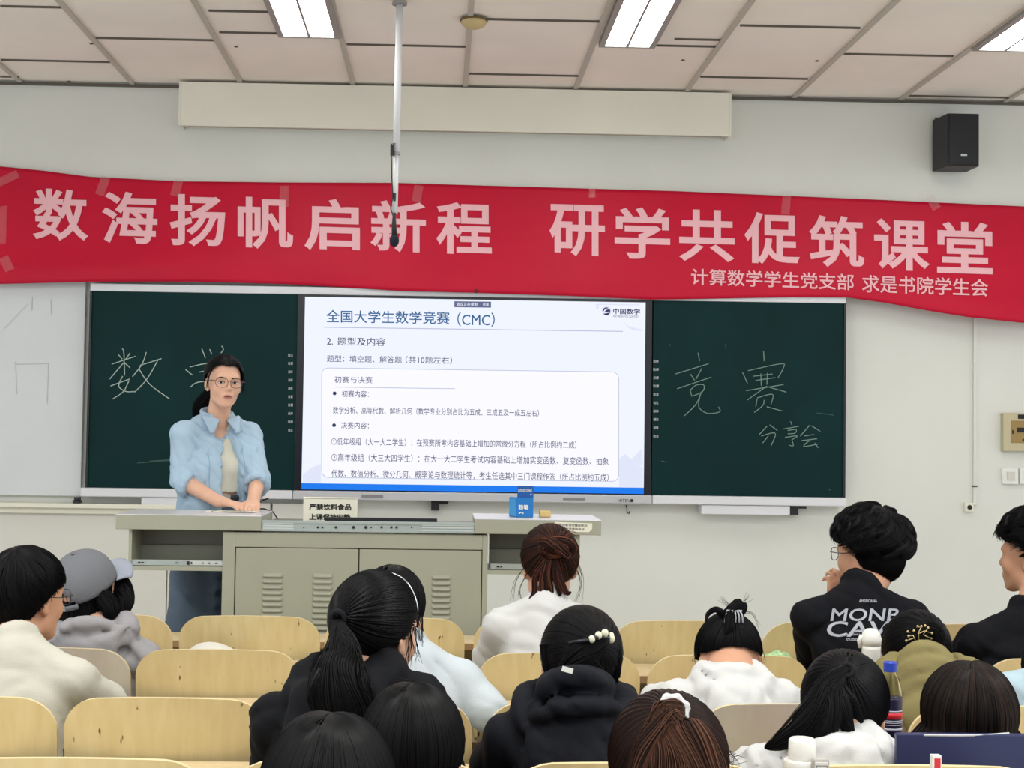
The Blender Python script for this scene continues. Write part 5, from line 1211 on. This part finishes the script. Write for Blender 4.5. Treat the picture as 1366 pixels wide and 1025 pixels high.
    m.tube(spline([F(-.0225, zl_-.0015), F(-.010, zl_-.0072), F(.010, zl_-.0072), F(.0225, zl_-.0015)], 15), np.interp(np.linspace(0, 1, 15), [0, .5, 1], [.0008, .0040, .0008]), 8); m.build('lips', M_lip, b, smooth=True)
    MB().tube(spline([F(-.017, zl_-.0010, .0008), F(0, zl_-.0016, .0016), F(.017, zl_-.0010, .0008)], 10), [.0005]+[.0017]*8+[.0005], 6).build('mouth_line', mat('mouth_shade', rgb(92, 44, 44), .6), b, smooth=True)
    p = dict(o=b, T=T); glasses(p, mat('brown_frame', rgb(84, 62, 56), .3, metal=.4), .0013, .0265, .0215)
    H = Hair(); sc1 = Scalp(Hc, R, hs, .015, seed=4); pole = (0, -.83, -.30); ln = (34, 30, 12, -2, -14, -30, -55, -64)
    sc1.grow(H, pole, ln, 1600, 16, .0011, rough=.006, clump=.004, tones=(0, .6))
    a = T(0, -.106, .0); bundle(H, [T(0, -.098, -.005), T(.012, -.118, -.03), P(268, 538, 6.16), P(264, 550, 6.18), P(265, 565, 6.19), P(268, 585, 6.19)], [.018, .026, .030, .026, .020, .006], 260, 16, .0012, tip=.3)
    wisps(H, [[T(.070, .055, .055), T(.082, .045, .01), T(.081, .04, -.03)], [T(-.070, .055, .055), T(-.082, .045, .01), T(-.081, .038, -.04)]], .0012, .2, 8, .004)
    hob = H.build(H_black, b); MB().tube(spline([a+(0, 0, .012), a+(.012, .0, 0), a+(0, 0, -.012), a-(.012, 0, 0), a+(0, 0, .012)], 16), .004, 6, False).build('hair_tie', M_tie, hob, smooth=True)
teacher()

# ------------------------------------------------------------------ the seated students
def ring(c, ax, r, n=20):
    u, w = frame(ax); return [np.asarray(c)+r*(math.cos(t)*u+math.sin(t)*w) for t in np.linspace(0, 2*np.pi, n)]
def wdir(p, d): return p['R'].T @ nrm(d)
C_cream = cloth('cream_sweater', rgb(190, 187, 176), .12, .9, 220); C_greyh = cloth('grey_fleece', rgb(150, 148, 152), .15); C_black = cloth('black_fleece', rgb(15, 16, 21), .12); C_blacktee = cloth('black_tee', rgb(15, 16, 22), .1)
C_white = cloth('white_cotton', rgb(203, 203, 203), .1); C_sheer = cloth('white_sheer', rgb(188, 196, 203), .1, .6); C_olive = cloth('olive_fleece', rgb(132, 122, 82), .15); C_pale = cloth('pale_blue_cotton', rgb(168, 188, 200), .1)
C_dkjacket = cloth('dark_jacket', rgb(18, 20, 28), .1, .75)

# man in cream sweater, glasses
p = seated('man in cream knit sweater and thin glasses seen from behind, head turned aside', (36, 798), 3.75, (31, 2, 0), (22, 899), 3.64, .165, 2, C_cream, skinm=M_skin2, srot=(14, 0), fold=(.004, 3, (.8, .2, 1)), collar=(.012, .012))
H = Hair(); s = Scalp(p['H'], p['R'], 1, .020, seed=21); s.grow(H, (.1, -.42, .9), (16, 14, 0, -4, -24, -44, -55, -60), 2600, 16, .0009, rough=.016, clump=.009, nclump=29, short=.14, wave=.12, layers=(.985, 1.012), tones=(0, .5)); nape_patch(p, H, .004); H.build(H_black, p['o'])
glasses(p, M_dark, .0011, .026, .020)

# grey cap, grey hoodie
p = seated('person in grey baseball cap and grey hoodie with long dark hair, seen from behind', (119, 790), 4.40, (28, -27, 0), (132, 873), 4.33, .150, 1, C_greyh, srot=(14, 0), hood=1.15, extra=(((112, 840, 4.27), (.080, .045, .040)),), rolls=(([(72, 858, 4.25), (92, 836, 4.225), (128, 832, 4.22), (160, 842, 4.24)], .019), ([(80, 868, 4.25), (108, 858, 4.215), (142, 852, 4.21), (170, 836, 4.24)], .017)), arms={1: (np.array([P(190, 900, 4.40)[0], 4.42, .775]), np.array([P(176, 900, 4.6)[0], 4.62, .757]))}, fold=(.010, 9, (.6, .2, 1)))
T = p['T']; H = Hair(); s = Scalp(p['H'], Rot(28, -14, 0), 1, .004, seed=31); s.fall(H, (0, -.1, 1), p['H'][2]-.17, 1000, rad=.0013, azmin=60, spread=.12, inward=.25, tip=.07, drift=(.01, -.01))
for k, (g, r_) in enumerate((([P(138, 768, 4.46), P(156, 782, 4.44), P(166, 802, 4.40), P(158, 828, 4.37)], [.018, .034, .034, .012]), ([P(146, 766, 4.50), P(162, 780, 4.50), P(168, 800, 4.46), P(164, 822, 4.42)], [.018, .030, .028, .008]), ([P(128, 788, 4.34), P(140, 800, 4.33), P(148, 816, 4.32), P(140, 832, 4.32)], [.018, .030, .028, .010]), ([P(92, 795, 4.33), P(84, 808, 4.33), P(80, 826, 4.34)], [.020, .026, .008]))):
    bundle(H, g, r_, 260, 14, .0010, seed=33+k, tip=.2)
hob = H.build(H_black, p['o'])
def grey_cap(p):
    T = p['T']; M_c = cloth('cap_twill', rgb(112, 114, 120), .2, .85, 300); v = []; f = []; na, nt = 48, 16; c = np.array([0, -.012, .040])
    for i in range(na):
        az = 2*np.pi*i/na
        for j in range(nt+1):
            t = j/nt*math.radians(98); pk = 1+.014*math.cos(6*az)*math.sin(t); v.append(T(*(c+np.array([.094*math.sin(t)*math.sin(az)*pk, .112*math.sin(t)*math.cos(az)*pk, .100*math.cos(t)]))))
    for i in range(na):
        az = math.degrees(2*np.pi*(i+.5)/na); da = abs(az-180)
        for j in range(nt):
            t = 98*(j+.5)/nt
            if da < 32 and t > 72+30*(da/32)**2: continue
            f.append((i*(nt+1)+j, i*(nt+1)+j+1, ((i+1) % na)*(nt+1)+j+1, ((i+1) % na)*(nt+1)+j))
    o = mesh_obj('baseball_cap', np.array(v), f, M_c, p['o'], smooth=True); sf = o.modifiers.new('cloth', 'SOLIDIFY'); sf.thickness = .003; sf.offset = 1
    v = []; f = []
    for i in range(17):
        a = math.radians(-62+124*i/16)
        for j in range(7):
            r = j/6; x = (.092+.012*r)*math.sin(a); y = .110*math.cos(a)+.072*r*math.cos(a*.72)**.8; v.append(T(x, -.012+y, .030-.012*r*r-.55*x*x*3-.006*r))
    f = [(i*7+j, i*7+j+1, (i+1)*7+j+1, (i+1)*7+j) for i in range(16) for j in range(6)]
    b_ = mesh_obj('brim', np.array(v), f, cloth('brim_twill', rgb(150, 156, 170), .2, .85, 300), o, smooth=True); sf = b_.modifiers.new('cloth', 'SOLIDIFY'); sf.thickness = .004
    MB().ell(T(0, -.012, .142), (.007, .007, .004)).build('button', M_c, o, smooth=True)
    st = [T(.095*math.sin(math.radians(a)), -.012+.114*math.cos(math.radians(a)), .024-.004*math.cos(math.radians((a-180)*2))) for a in np.linspace(146, 214, 14)]
    m = MB(); q = np.array(st); up = (p['R'] @ np.array([0, 0, 1]))*.008; m.add(np.concatenate([q-up, q+up]), [(i, i+1, i+15, i+14) for i in range(13)]); s_ = m.build('strap', M_c, o, smooth=True); sf = s_.modifiers.new('cloth', 'SOLIDIFY'); sf.thickness = .003
    MB().box((-.008, -.002, -.009), (.008, .002, .009), p['R']).build('buckle', M_steel, o).data.transform(Matrix.Translation(T(.012, -.128, .024)))
    m = MB(); vv, ff = text_verts('GAVY', .03); lo, hi = vv.min(0), vv.max(0); out = []
    for a_, c_ in zip((vv[:, 0]-lo[0])/(hi[0]-lo[0]), (vv[:, 1]-lo[1])/(hi[1]-lo[1])):
        az = math.radians(195+(166-195)*a_); t = math.radians(71-10*c_+2*a_)
        out.append(T(*(c+1.075*np.array([.094*math.sin(t)*math.sin(az), .112*math.sin(t)*math.cos(az), .100*math.cos(t)]))))
    m.add(out, ff); m.build('cap_lettering', M_white, o)
grey_cap(p)

# woman in white sheer shirt with loose dark hair (in front of the black ponytail)
arms = {1: (P(650, 948, 3.62), P(640, 985, 3.85))}; arms[1][1][2] = .765
p = seated('woman in sheer white shirt with loose dark hair, mostly hidden by the long black ponytail', (523, 819), 3.72, (12, 8, 0), (545, 897), 3.65, .135, 2, C_sheer, srot=(0, 6), fold=(.011, 12, (.9, .2, .7)), arms=arms, thick=.95, collar=(.011, .01))
H = Hair(); s = Scalp(p['H'], p['R'], 1, .012, seed=41); s.fall(H, (0, .1, 1), p['H'][2]-.13, 1100, rad=.0012, azmin=22, spread=.10, tip=.06, inward=.2)
wisps(H, [[P(552, 800, 3.66), P(560, 840, 3.62), P(566, 870, 3.6)], [P(556, 810, 3.66), P(563, 850, 3.62), P(557, 885, 3.6)]], .0008, .2, 5, .006); H.build(H_soft, p['o'])

# brown bun, white tee, front
p = seated('woman in white tee with messy brown bun, in front of the lectern', (733, 755), 4.47, (-3, 4, 0), (728, 833), 4.37, .142, 1, C_white, hs=1.03, fold=(.008, 14, (.7, .2, 1)), collar=(.010, .012))
T = p['T']; H = Hair(); s = Scalp(p['H'], p['R'], 1.03, .014, seed=51); s.grow(H, (0, -.93, .36), L_UP, 1500, 14, .0011, rough=.012, clump=.010, tones=(.0, .75))
rg = np.random.default_rng(8)
for k in range(9):
    a0 = rg.uniform(0, 6.3); rr = rg.uniform(.016, .040); sg = rg.choice((-1, 1))
    bundle(H, [T(rr*math.cos(a0+sg*t)*1.35, -.124-.016*math.sin(t*1.5+k), .052+rr*math.sin(a0+sg*t)*.75) for t in np.linspace(0, rg.uniform(3, 5), 9)], [.005, .012, .011, .004], 70, 18, .0010, seed=60+k, tones=(.3, 1), frizz=.15)
wisps(H, [[T(.02, -.12, .07), T(.05, -.13, .10), T(.07, -.11, .09)], [T(-.02, -.12, .07), T(-.05, -.13, .09), T(-.07, -.11, .07)]], .0008, .8, 7, .010)
for k, (cx, cz) in enumerate(((0, .055), (.016, .046), (-.018, .06))): bundle(H, [T(cx-.03, -.118, cz+.01), T(cx-.01, -.146, cz+.012), T(cx+.012, -.146, cz-.008), T(cx+.03, -.12, cz-.012)], [.006, .018, .017, .006], 110, 14, .0010, seed=80+k, tones=(.2, .95), frizz=.12)
for k, (x0, x1, y1) in enumerate(((728, 726, 822), (731, 735, 826), (724, 715, 800), (740, 748, 795), (745, 762, 790), (716, 706, 800))):
    bundle(H, [T(rg.uniform(-.02, .02), -.115, .05), P(x0, 765, 4.345), P((x0+x1)/2+2, 790, 4.34), P(x1, y1, 4.335)], [.006, .010, .009, .003], 70, 14, .0009, seed=70+k, tones=(.2, .95))
wisps(H, [[T(-.075, -.02, .0), P(688, 775, 4.45), P(684, 800, 4.43)], [T(.075, -.03, .0), P(776, 780, 4.43), P(768, 806, 4.41)], [T(-.07, -.03, -.02), P(693, 790, 4.43), P(701, 815, 4.40)], [T(.08, -.02, .02), P(778, 770, 4.43), P(773, 800, 4.42)]], .0008, .3, 3, .005); H.build(H_brown, p['o'])

# long black ponytail, black hoodie, silver headband
p = seated('woman in black hoodie with long low black ponytail and thin silver headband', (500, 843), 2.96, (32, 6, 3), (463, 942), 2.88, .150, 3, C_black, srot=(8, -10), fold=(.011, 17, (.7, .2, 1)), hood=1.1)
T = p['T']; H = Hair(); s = Scalp(p['H'], p['R'], 1.0, .013, seed=61); pole = (-.12, -.99, -.02); s.grow(H, pole, L_UP, 2000, 16, .0010, rough=.006, clump=.004, tones=(0, .55))
t0 = s.pt(np.array([nrm(pole)]), np.array([1.04]))[0]
bundle(H, [t0+(0, .01, 0), t0-(.004, .014, .012), P(457, 862, 2.80), P(450, 890, 2.75), P(452, 920, 2.725), P(462, 950, 2.72), P(474, 985, 2.73)], [.012, .015, .032, .052, .064, .062, .02], 900, 20, .0011, flat=.45, tip=.35, frizz=.05, tones=(0, .55))
for k, (xs) in enumerate((-34, -20, 24, 34)): bundle(H, [t0-(0, .012, .01), P(455+xs*.35, 870, 2.79), P(452+xs*.9, 910, 2.73), P(452+xs*1.15, 945-abs(xs)*.2, 2.725)], [.008, .018, .016, .004], 90, 16, .0010, seed=90+k)
wisps(H, [[T(.07, .02, .02), P(548, 860, 2.93), P(546, 885, 2.92)], [T(.075, .03, .02), P(553, 850, 2.93), P(556, 880, 2.93)]], .0009, .2, 8, .006)
hob = H.build(H_black, p['o']); MB().tube(ring(t0-(0, .004, .001), (0.15, 1, .2), .0135), .0058, 8, False).build('hair_tie', M_tie, hob, smooth=True)
hb = [s.pt(np.array([nrm((math.cos(math.radians(a)), .42, math.sin(math.radians(a))))]), np.array([1.025]))[0] for a in np.linspace(14, 160, 36)]
MB().tube(hb, .0017, 6).build('headband', mat('headband_silver', rgb(190, 194, 204), .2, metal=.8), hob, smooth=True)

# pearl claw clip, dark jacket
p = seated('woman in dark jacket with twisted black hair held by a pearl claw clip', (775, 888), 3.02, (10, 8, 3), (768, 978), 2.95, .135, 3, C_dkjacket, hs=.98, srot=(2, -2), extra=(((768, 917, 2.86), (.080, .045, .042)),), rolls=(([(712, 950, 2.86), (735, 912, 2.825), (775, 902, 2.81), (812, 922, 2.84)], .018), ([(705, 968, 2.85), (740, 945, 2.80), (785, 942, 2.80), (828, 948, 2.84)], .017)), fold=(.011, 23, (.8, .2, .8)), hood=1.2, skinm=M_skin)
T = p['T']; H = Hair(); s = Scalp(p['H'], p['R'], .98, .014, seed=71); pole = wdir(p, (.35, -.85, .25)); s.grow(H, pole, L_UP, 2000, 16, .0010, rough=.008, clump=.008, nclump=23, tones=(0, .5))
bundle(H, [T(-.02, -.088, -.055), T(-.015, -.116, -.018), T(.012, -.124, .02), T(.042, -.108, .055), T(.055, -.088, .075)], [.008, .028, .032, .024, .010], 420, 18, .0010, flat=.6, twist=2.2, tones=(0, .5))
bundle(H, [T(.060, -.070, -.050), T(.040, -.110, -.018), T(.022, -.126, .012), T(.03, -.115, .045)], [.006, .022, .020, .010], 260, 16, .0010, flat=.6, twist=-2, seed=9, tones=(0, .5))
for k, (xa, xb, yb) in enumerate(((819, 823, 916), (823, 826, 905), (815, 818, 900), (728, 727, 905), (724, 726, 895))): bundle(H, [P(xa, 860, 2.97), P((xa+xb)/2+2, 880, 2.965), P(xb, yb, 2.96)], [.007, .006, .002], 60, 14, .0009, seed=110+k)
hob = H.build(H_black, p['o'])
bvh_h = BVHTree.FromPolygons([tuple(q) for q in np.concatenate(H.v)], [tuple(int(i) for i in q) for q in np.concatenate(H.f)])
def on_hair(bv, px, py, lift): 
    q = P(px, py, 2.0); d = Vector(q-EYE).normalized(); h_ = bv.ray_cast(Vector(EYE), d); return (np.array(h_[0]) if h_[0] is not None else P(px, py, 2.93))-np.array(d)*lift
cl = MB().tube(spline([on_hair(bvh_h, 758, 858, .0), on_hair(bvh_h, 772, 856, .004), on_hair(bvh_h, 786, 854, .006), on_hair(bvh_h, 800, 850, .006), on_hair(bvh_h, 818, 853, .006)], 16), [.0015]+[.004]*14+[.002], 8).build('claw_clip', M_dark, hob, smooth=True)
for px, py, r in ((789.5, 853, .0072), (798.5, 848, .0075), (807, 845, .0078), (815, 852.5, .0086), (815.5, 848, .006)): MB().ell(on_hair(bvh_h, px, py, .010), (r, r, r*1.1)).build('pearl', mat('pearl', rgb(214, 212, 190), .25), p['o'], smooth=True)
q = P(757, 893, 2.80); bv2 = BVHTree.FromPolygons([tuple(k) for k in p['cv']], [tuple(int(i) for i in k) for k in p['cf']]); q = on_hair(bv2, 757, 894, .007)
MB().box((-.011, -.001, -.005), (.011, .001, .005), Rot(0, 0, 15)).build('neck_label', M_white, p['top']).data.transform(Matrix.Translation(q))

# bent head with spiky top knot
p = seated('person bent forward in white shirt with spiky black top-knot and bare nape', (973, 884), 3.76, (0, 52, 0), (974, 931), 3.66, .138, 2, C_white, fold=(.010, 27, (.9, .2, .6)), hood=.95, skinm=M_skin2, neckr=.049, extra=(((972, 898, 3.64), (.085, .045, .030)),))
T = p['T']; H = Hair(); s = Scalp(p['H'], p['R'], 1.0, .013, seed=81); pole = wdir(p, (.04, -.28, .95)); ln = (36, 32, 12, -2, -8, -26, -35, -38)
s.grow(H, pole, ln, 1800, 16, .0010, rough=.010, clump=.008, tones=(0, .5)); t0 = s.pt(np.array([nrm(pole)]), np.array([1.03]))[0]
Yk = t0[1]-.01
for k, (g, r_) in enumerate((([t0, P(973, 820, Yk), P(985, 806, Yk), P(990, 802, Yk)], [.012, .020, .016, .004]), ([t0, P(966, 820, Yk), P(955, 813, Yk), P(944, 820, Yk), P(941, 834, Yk-.02)], [.010, .011, .008, .006, .002]),
        ([t0, P(982, 822, Yk), P(992, 812, Yk), P(994, 804, Yk)], [.010, .014, .010, .003]), ([t0, P(973, 822, Yk-.02), P(972, 838, Yk-.035), P(968, 848, Yk-.04)], [.010, .014, .012, .004]))):
    bundle(H, g, r_, 110, 16, .0009, seed=120+k, frizz=.1)
wisps(H, [[t0, P(975, 812, Yk), P(962, 797, Yk)], [t0, P(980, 815, Yk), P(966, 795, Yk)], [t0, P(987, 812, Yk), P(997, 791, Yk)], [t0, P(986, 810, Yk), P(1000, 795, Yk)], [t0, P(1000, 818, Yk), P(1012, 836, Yk)], [P(928, 870, 3.74), P(924, 880, 3.73), P(927, 888, 3.72)], [P(1018, 870, 3.74), P(1020, 882, 3.73), P(1017, 890, 3.72)]], .0007, .2, 3, .006)
hob = H.build(H_black, p['o']); q = t0+(0, -.022, -.004)
m = MB()
for k in range(6): a = -.024+.0085*k; m.tube(spline([q+(a*.7, .0, .016), q+(a, -.012, .004), q+(a*1.1, -.010, -.016)], 8), .0022, 6)
m.tube([q+(-.02, -.002, .014), q+(.02, -.002, .014)], .003, 6); m.build('hair_clip', mat('clip_pale', rgb(170, 172, 180), .2), hob, smooth=True)

# man in printed black tee, hand at chin
Yl = 4.60; arms = {-1: (np.array([P(1082, 870, Yl)[0], Yl-.03, .765]), P(1111, 822, Yl))}
p = seated('man with wavy black hair and black tee printed with white letters, chin on hand', (1158, 739), 4.47, (-38, 3, 0), (1147, 821), 4.37, .162, 1, C_blacktee, skinm=M_skin2, h=.0070, fold=(.009, 31, (.7, .2, 1)), collar=(.013, .014), arms=arms, handpose={-1: ((.12, -.02, 1), (.35, -.9, .1), 1.0)}, neckr=.053)
H = Hair(); s = Scalp(p['H'], p['R'], 1, .040, top=-.002, seed=91); s.taper = .40
s.grow(H, (.1, -.30, .95), (20, 16, 4, 4, -12, -34, -50, -56), 2600, 18, .0010, rough=.032, clump=.016, nclump=31, short=.25, wave=.42, layers=(.93, .985, 1.0), tones=(0, .6), cap_k=.93); s.locks(H, (.1, -.30, .95), (20, 16, 4, 4, -12, -34, -50, -56), 60, seed=3); nape_patch(p, H, .016); H.build(H_black, p['o'])
glasses(p, M_dark, .0013, .026, .020)
M_print = mat('tee_print', rgb(168, 171, 182), .8)
on_cloth(p, 'MONB', 1109, 812, 1200, 829, M_print, 'tee_lettering', .012, .003, 3)
on_cloth(p, 'CAVL', 1103, 829, 1206, 850, M_print, 'tee_lettering', .014, .003, 3)
for s_, b_ in (('AMERICANA', (1146, 800, 1170, 804)), ('THE ORIGINALS', (1126, 845.5, 1147, 848)), ('STUDIO', (1129, 852, 1144, 855.5))): on_cloth(p, s_, *b_, M_print, 'small_print', .02)

# olive hoodie with gold hairpin
p = seated('person bent forward in olive hoodie with smooth black hair and gold branch hairpin', (1222, 880), 3.77, (6, 22, 2), (1243, 924), 3.66, .130, 2, C_olive, fold=(.012, 37, (.9, .2, .5)), hood=1.3, extra=(((1234, 880, 3.64), (.070, .055, .048)), ((1240, 905, 3.62), (.11, .055, .06))), rolls=(([(1200, 892, 3.60), (1216, 870, 3.575), (1240, 864, 3.57), (1268, 880, 3.58)], .017), ([(1192, 908, 3.58), (1216, 890, 3.555), (1250, 886, 3.55), (1290, 900, 3.58)], .018), ([(1196, 924, 3.57), (1226, 908, 3.545), (1262, 908, 3.545), (1298, 920, 3.58)], .016)))
H = Hair(); s = Scalp(p['H'], p['R'], 1, .014, seed=101); s.grow(H, wdir(p, (.25, -.8, .5)), L_LONG, 1700, 16, .0010, rough=.010, clump=.012, nclump=21, tones=(0, .5))
T = p['T']; bundle(H, [P(1210, 872, 3.64), P(1222, 850, 3.635), P(1240, 838, 3.65), P(1252, 850, 3.65), P(1250, 868, 3.65)], [.010, .020, .022, .020, .010], 260, 18, .0010, flat=.6, seed=7); hob = H.build(H_black, p['o'])
bv = BVHTree.FromPolygons([tuple(q) for q in np.concatenate(H.v)], [tuple(int(i) for i in q) for q in np.concatenate(H.f)]); m = MB()
for pts in ([(1222, 857), (1218, 848), (1211, 843)], [(1226, 857), (1225, 845), (1229, 836)], [(1230, 857), (1232, 846), (1238, 838)], [(1218, 848), (1212, 849)], [(1225, 846), (1233, 842), (1243, 845)], [(1229, 838), (1224, 836)], [(1218, 852), (1209, 855)], [(1233, 848), (1242, 852)]):
    m.tube([on_hair(bv, x, y, .005) for x, y in pts], .0013, 5)
for x, y in ((1211, 843), (1229, 836), (1238, 838), (1212, 849), (1243, 845), (1224, 836), (1209, 855), (1242, 852), (1234, 835), (1219, 842)): m.ell(on_hair(bv, x, y, .006), (.0034, .002, .0034), nu=8, nv=6)
m.build('hairpin', mat('pin_gold', rgb(200, 178, 132), .3, metal=.6), hob, smooth=True)

# man in plain black at the picture edge
p = seated('man with wavy black hair in plain black top cut off by the picture edge', (1378, 742), 4.47, (-46, 2, 0), (1374, 853), 4.37, .172, 1, C_black, skinm=M_skin2, h=.0075, fold=(.008, 41, (.7, .2, 1)), collar=(.013, .012), neckr=.053)
H = Hair(); s = Scalp(p['H'], p['R'], 1, .036, seed=111); s.taper = .40
s.grow(H, (.1, -.25, .97), (22, 18, 8, 8, -10, -34, -50, -56), 2600, 18, .0010, rough=.032, clump=.016, nclump=29, short=.25, wave=.45, layers=(.93, .985, 1.0), tones=(0, .6), cap_k=.93); s.locks(H, (.1, -.25, .97), (22, 18, 8, 8, -10, -34, -50, -56), 60, seed=5); nape_patch(p, H, .014); H.build(H_black, p['o'])

# white hoodie with high ponytail
p = seated('woman in white hoodie with high black ponytail leaning down beside the cola bottle', (1127, 953), 2.97, (22, 22, 0), (1113, 1022), 2.87, .142, 3, C_white, srot=(6, -3), fold=(.010, 43, (.8, .2, .7)), hood=1.0, neckr=.043, extra=(((1128, 1000, 2.80), (.075, .045, .035)),))
T = p['T']; H = Hair(); s = Scalp(p['H'], p['R'], 1.03, .013, seed=121); pole = wdir(p, (-.16, -.72, .66)); s.grow(H, pole, L_UP, 2000, 16, .0010, rough=.006, clump=.005, tones=(0, .55)); t0 = s.pt(np.array([nrm(pole)]), np.array([1.035]))[0]
Yk = t0[1]
for k, (g, r_) in enumerate((([t0, P(1104, 912, Yk-.025), P(1092, 940, Yk-.05), P(1072, 968, Yk-.06), P(1040, 990, Yk-.06), P(1020, 998, Yk-.05)], [.010, .020, .030, .032, .018, .003]), ([t0, P(1110, 915, Yk-.025), P(1108, 945, Yk-.055), P(1100, 975, Yk-.07), P(1078, 1000, Yk-.07)], [.010, .018, .026, .026, .004]), ([t0, P(1116, 915, Yk-.022), P(1124, 945, Yk-.05), P(1132, 975, Yk-.06), P(1142, 990, Yk-.06)], [.009, .014, .018, .012, .003]), ([t0, P(1120, 915, Yk-.02), P(1138, 940, Yk-.035), P(1150, 965, Yk-.04)], [.008, .012, .012, .003]))):
    bundle(H, g, r_, 330, 18, .0010, seed=130+k, flat=.6, tip=.4, frizz=.08, tones=(0, .6))
hob = H.build(H_black, p['o']); MB().tube(ring(t0-(0, .004, 0), (-.2, -.8, .5), .0125), .0050, 8, False).build('hair_tie', M_tie, hob, smooth=True)

# long dark brown hair at the right
p = seated('woman bent down with long loose dark brown hair in front of the navy folder', (1292, 968), 2.98, (0, 16, 0), (1300, 1062), 2.93, .140, 3, C_black, fold=(.009, 47, (.7, .2, 1)))
H = Hair(); s = Scalp(p['H'], p['R'], 1.02, .018, seed=131); s.fall(H, wdir(p, (-.02, -.15, 1)), p['H'][2]-.16, 2600, 12, 12, rad=.0012, azmin=40, eld=-3, spread=.85, inward=.02, tip=.06, tones=(0, .8), clump=.012, nclump=33); H.build(H_dkbr, p['o'])
# pale blue shirt at the edge
p = seated('person in pale blue top with dark hair just entering the picture beside long brown hair', (1412, 905), 3.75, (-5, 20, 0), (1412, 922), 3.65, .135, 2, C_pale, fold=(.009, 53, (.8, .2, .8)))
H = Hair(); s = Scalp(p['H'], p['R'], 1, .014, seed=141); s.fall(H, (0, 0, 1), p['H'][2]-.08, 900, rad=.0013, azmin=40, tip=.05); H.build(H_soft, p['o'])
# brown high ponytail with white scrunchie
p = seated('woman with chestnut brown ponytail tied high by a white scrunchie', (889, 1036), 2.12, (-3, 4, 0), (892, 1165), 2.07, .150, 3, C_black, chairY=1.86, fold=(.008, 57, (.7, .2, 1)), hood=1.0)
T = p['T']; H = Hair(); s = Scalp(p['H'], p['R'], 1.0, .013, seed=151); pole = wdir(p, (-.06, -.55, .80)); s.grow(H, pole, L_UP, 2600, 18, .0009, rough=.008, clump=.008, tones=(0, .55)); t0 = s.pt(np.array([nrm(pole)]), np.array([1.035]))[0]; Yk = t0[1]
bundle(H, [t0, t0+(0.005, -.028, -.004), P(892, 962, Yk-.05), P(905, 1000, Yk-.065), P(914, 1050, Yk-.07), P(916, 1120, Yk-.06)], [.012, .018, .034, .050, .058, .05], 1500, 20, .0010, flat=.5, tip=.2, frizz=.06, tones=(.35, 1))
for k, (x1, x2) in enumerate(((860, 842), (938, 962), (880, 872))): bundle(H, [t0+(0, -.02, 0), P(890, 960, Yk-.055), P(x1, 1000, Yk-.06), P(x2, 1060, Yk-.055)], [.010, .018, .018, .008], 140, 16, .0009, seed=160+k, tones=(.4, 1))
wisps(H, [[P(960, 990, 2.08), P(975, 1005, 2.07), P(985, 1010, 2.07)], [P(962, 1000, 2.08), P(978, 1012, 2.07), P(990, 1008, 2.06)], [P(955, 985, 2.08), P(968, 1010, 2.07), P(972, 1025, 2.07)]], .0006, .5, 5, .008)
hob = H.build(H_brown2, p['o']); m = MB(); rr = ring(t0+(0, -.014, .002), (.1, -.8, .6), .0155, 40); m.tube(rr, [.0084+.0016*math.sin(k*1.15) for k in range(40)], 10, False); m.build('scrunchie', C_white, hob, smooth=True)
# dark crown, long straight hair (two in the closest row)
p = seated('person with long smooth black hair seen behind the black hoodie, nearer than its ponytail', (550, 1011), 2.34, (4, 8, 0), (552, 1126), 2.24, .136, 3, C_black, hs=.97, chairY=1.95, fold=(.008, 61, (.7, .2, 1)))
H = Hair(); s = Scalp(p['H'], p['R'], .97, .013, seed=161); s.fall(H, wdir(p, (-.03, -.1, 1)), p['H'][2]-.27, 2800, 14, 12, rad=.0010, azmin=40, eld=-8, spread=.04, tip=.08, clump=.006, tones=(0, .65))
wisps(H, [[s.pt(np.array([[0, -.1, 1.0]]))[0], P(545, 908, 2.32), P(528, 906, 2.31)], [s.pt(np.array([[0, -.1, 1.0]]))[0], P(560, 909, 2.32), P(575, 913, 2.31)]], .0006, .4, 2, .004); H.build(H_soft, p['o'])
p = seated('person with smooth black hair parted at the crown, lowest and closest head of all', (437, 1079), 2.02, (-2, 10, 0), (437, 1200), 1.97, .150, 3, C_black, hs=1.02, chairY=1.72, fold=(.008, 67, (.7, .2, 1)))
H = Hair(); s = Scalp(p['H'], p['R'], 1.04, .017, seed=171); s.fall(H, wdir(p, (.04, -.12, 1)), p['H'][2]-.27, 3200, 14, 12, rad=.0010, azmin=40, eld=-8, spread=.06, tip=.08, clump=.006, tones=(0, .7)); H.build(H_soft, p['o'])
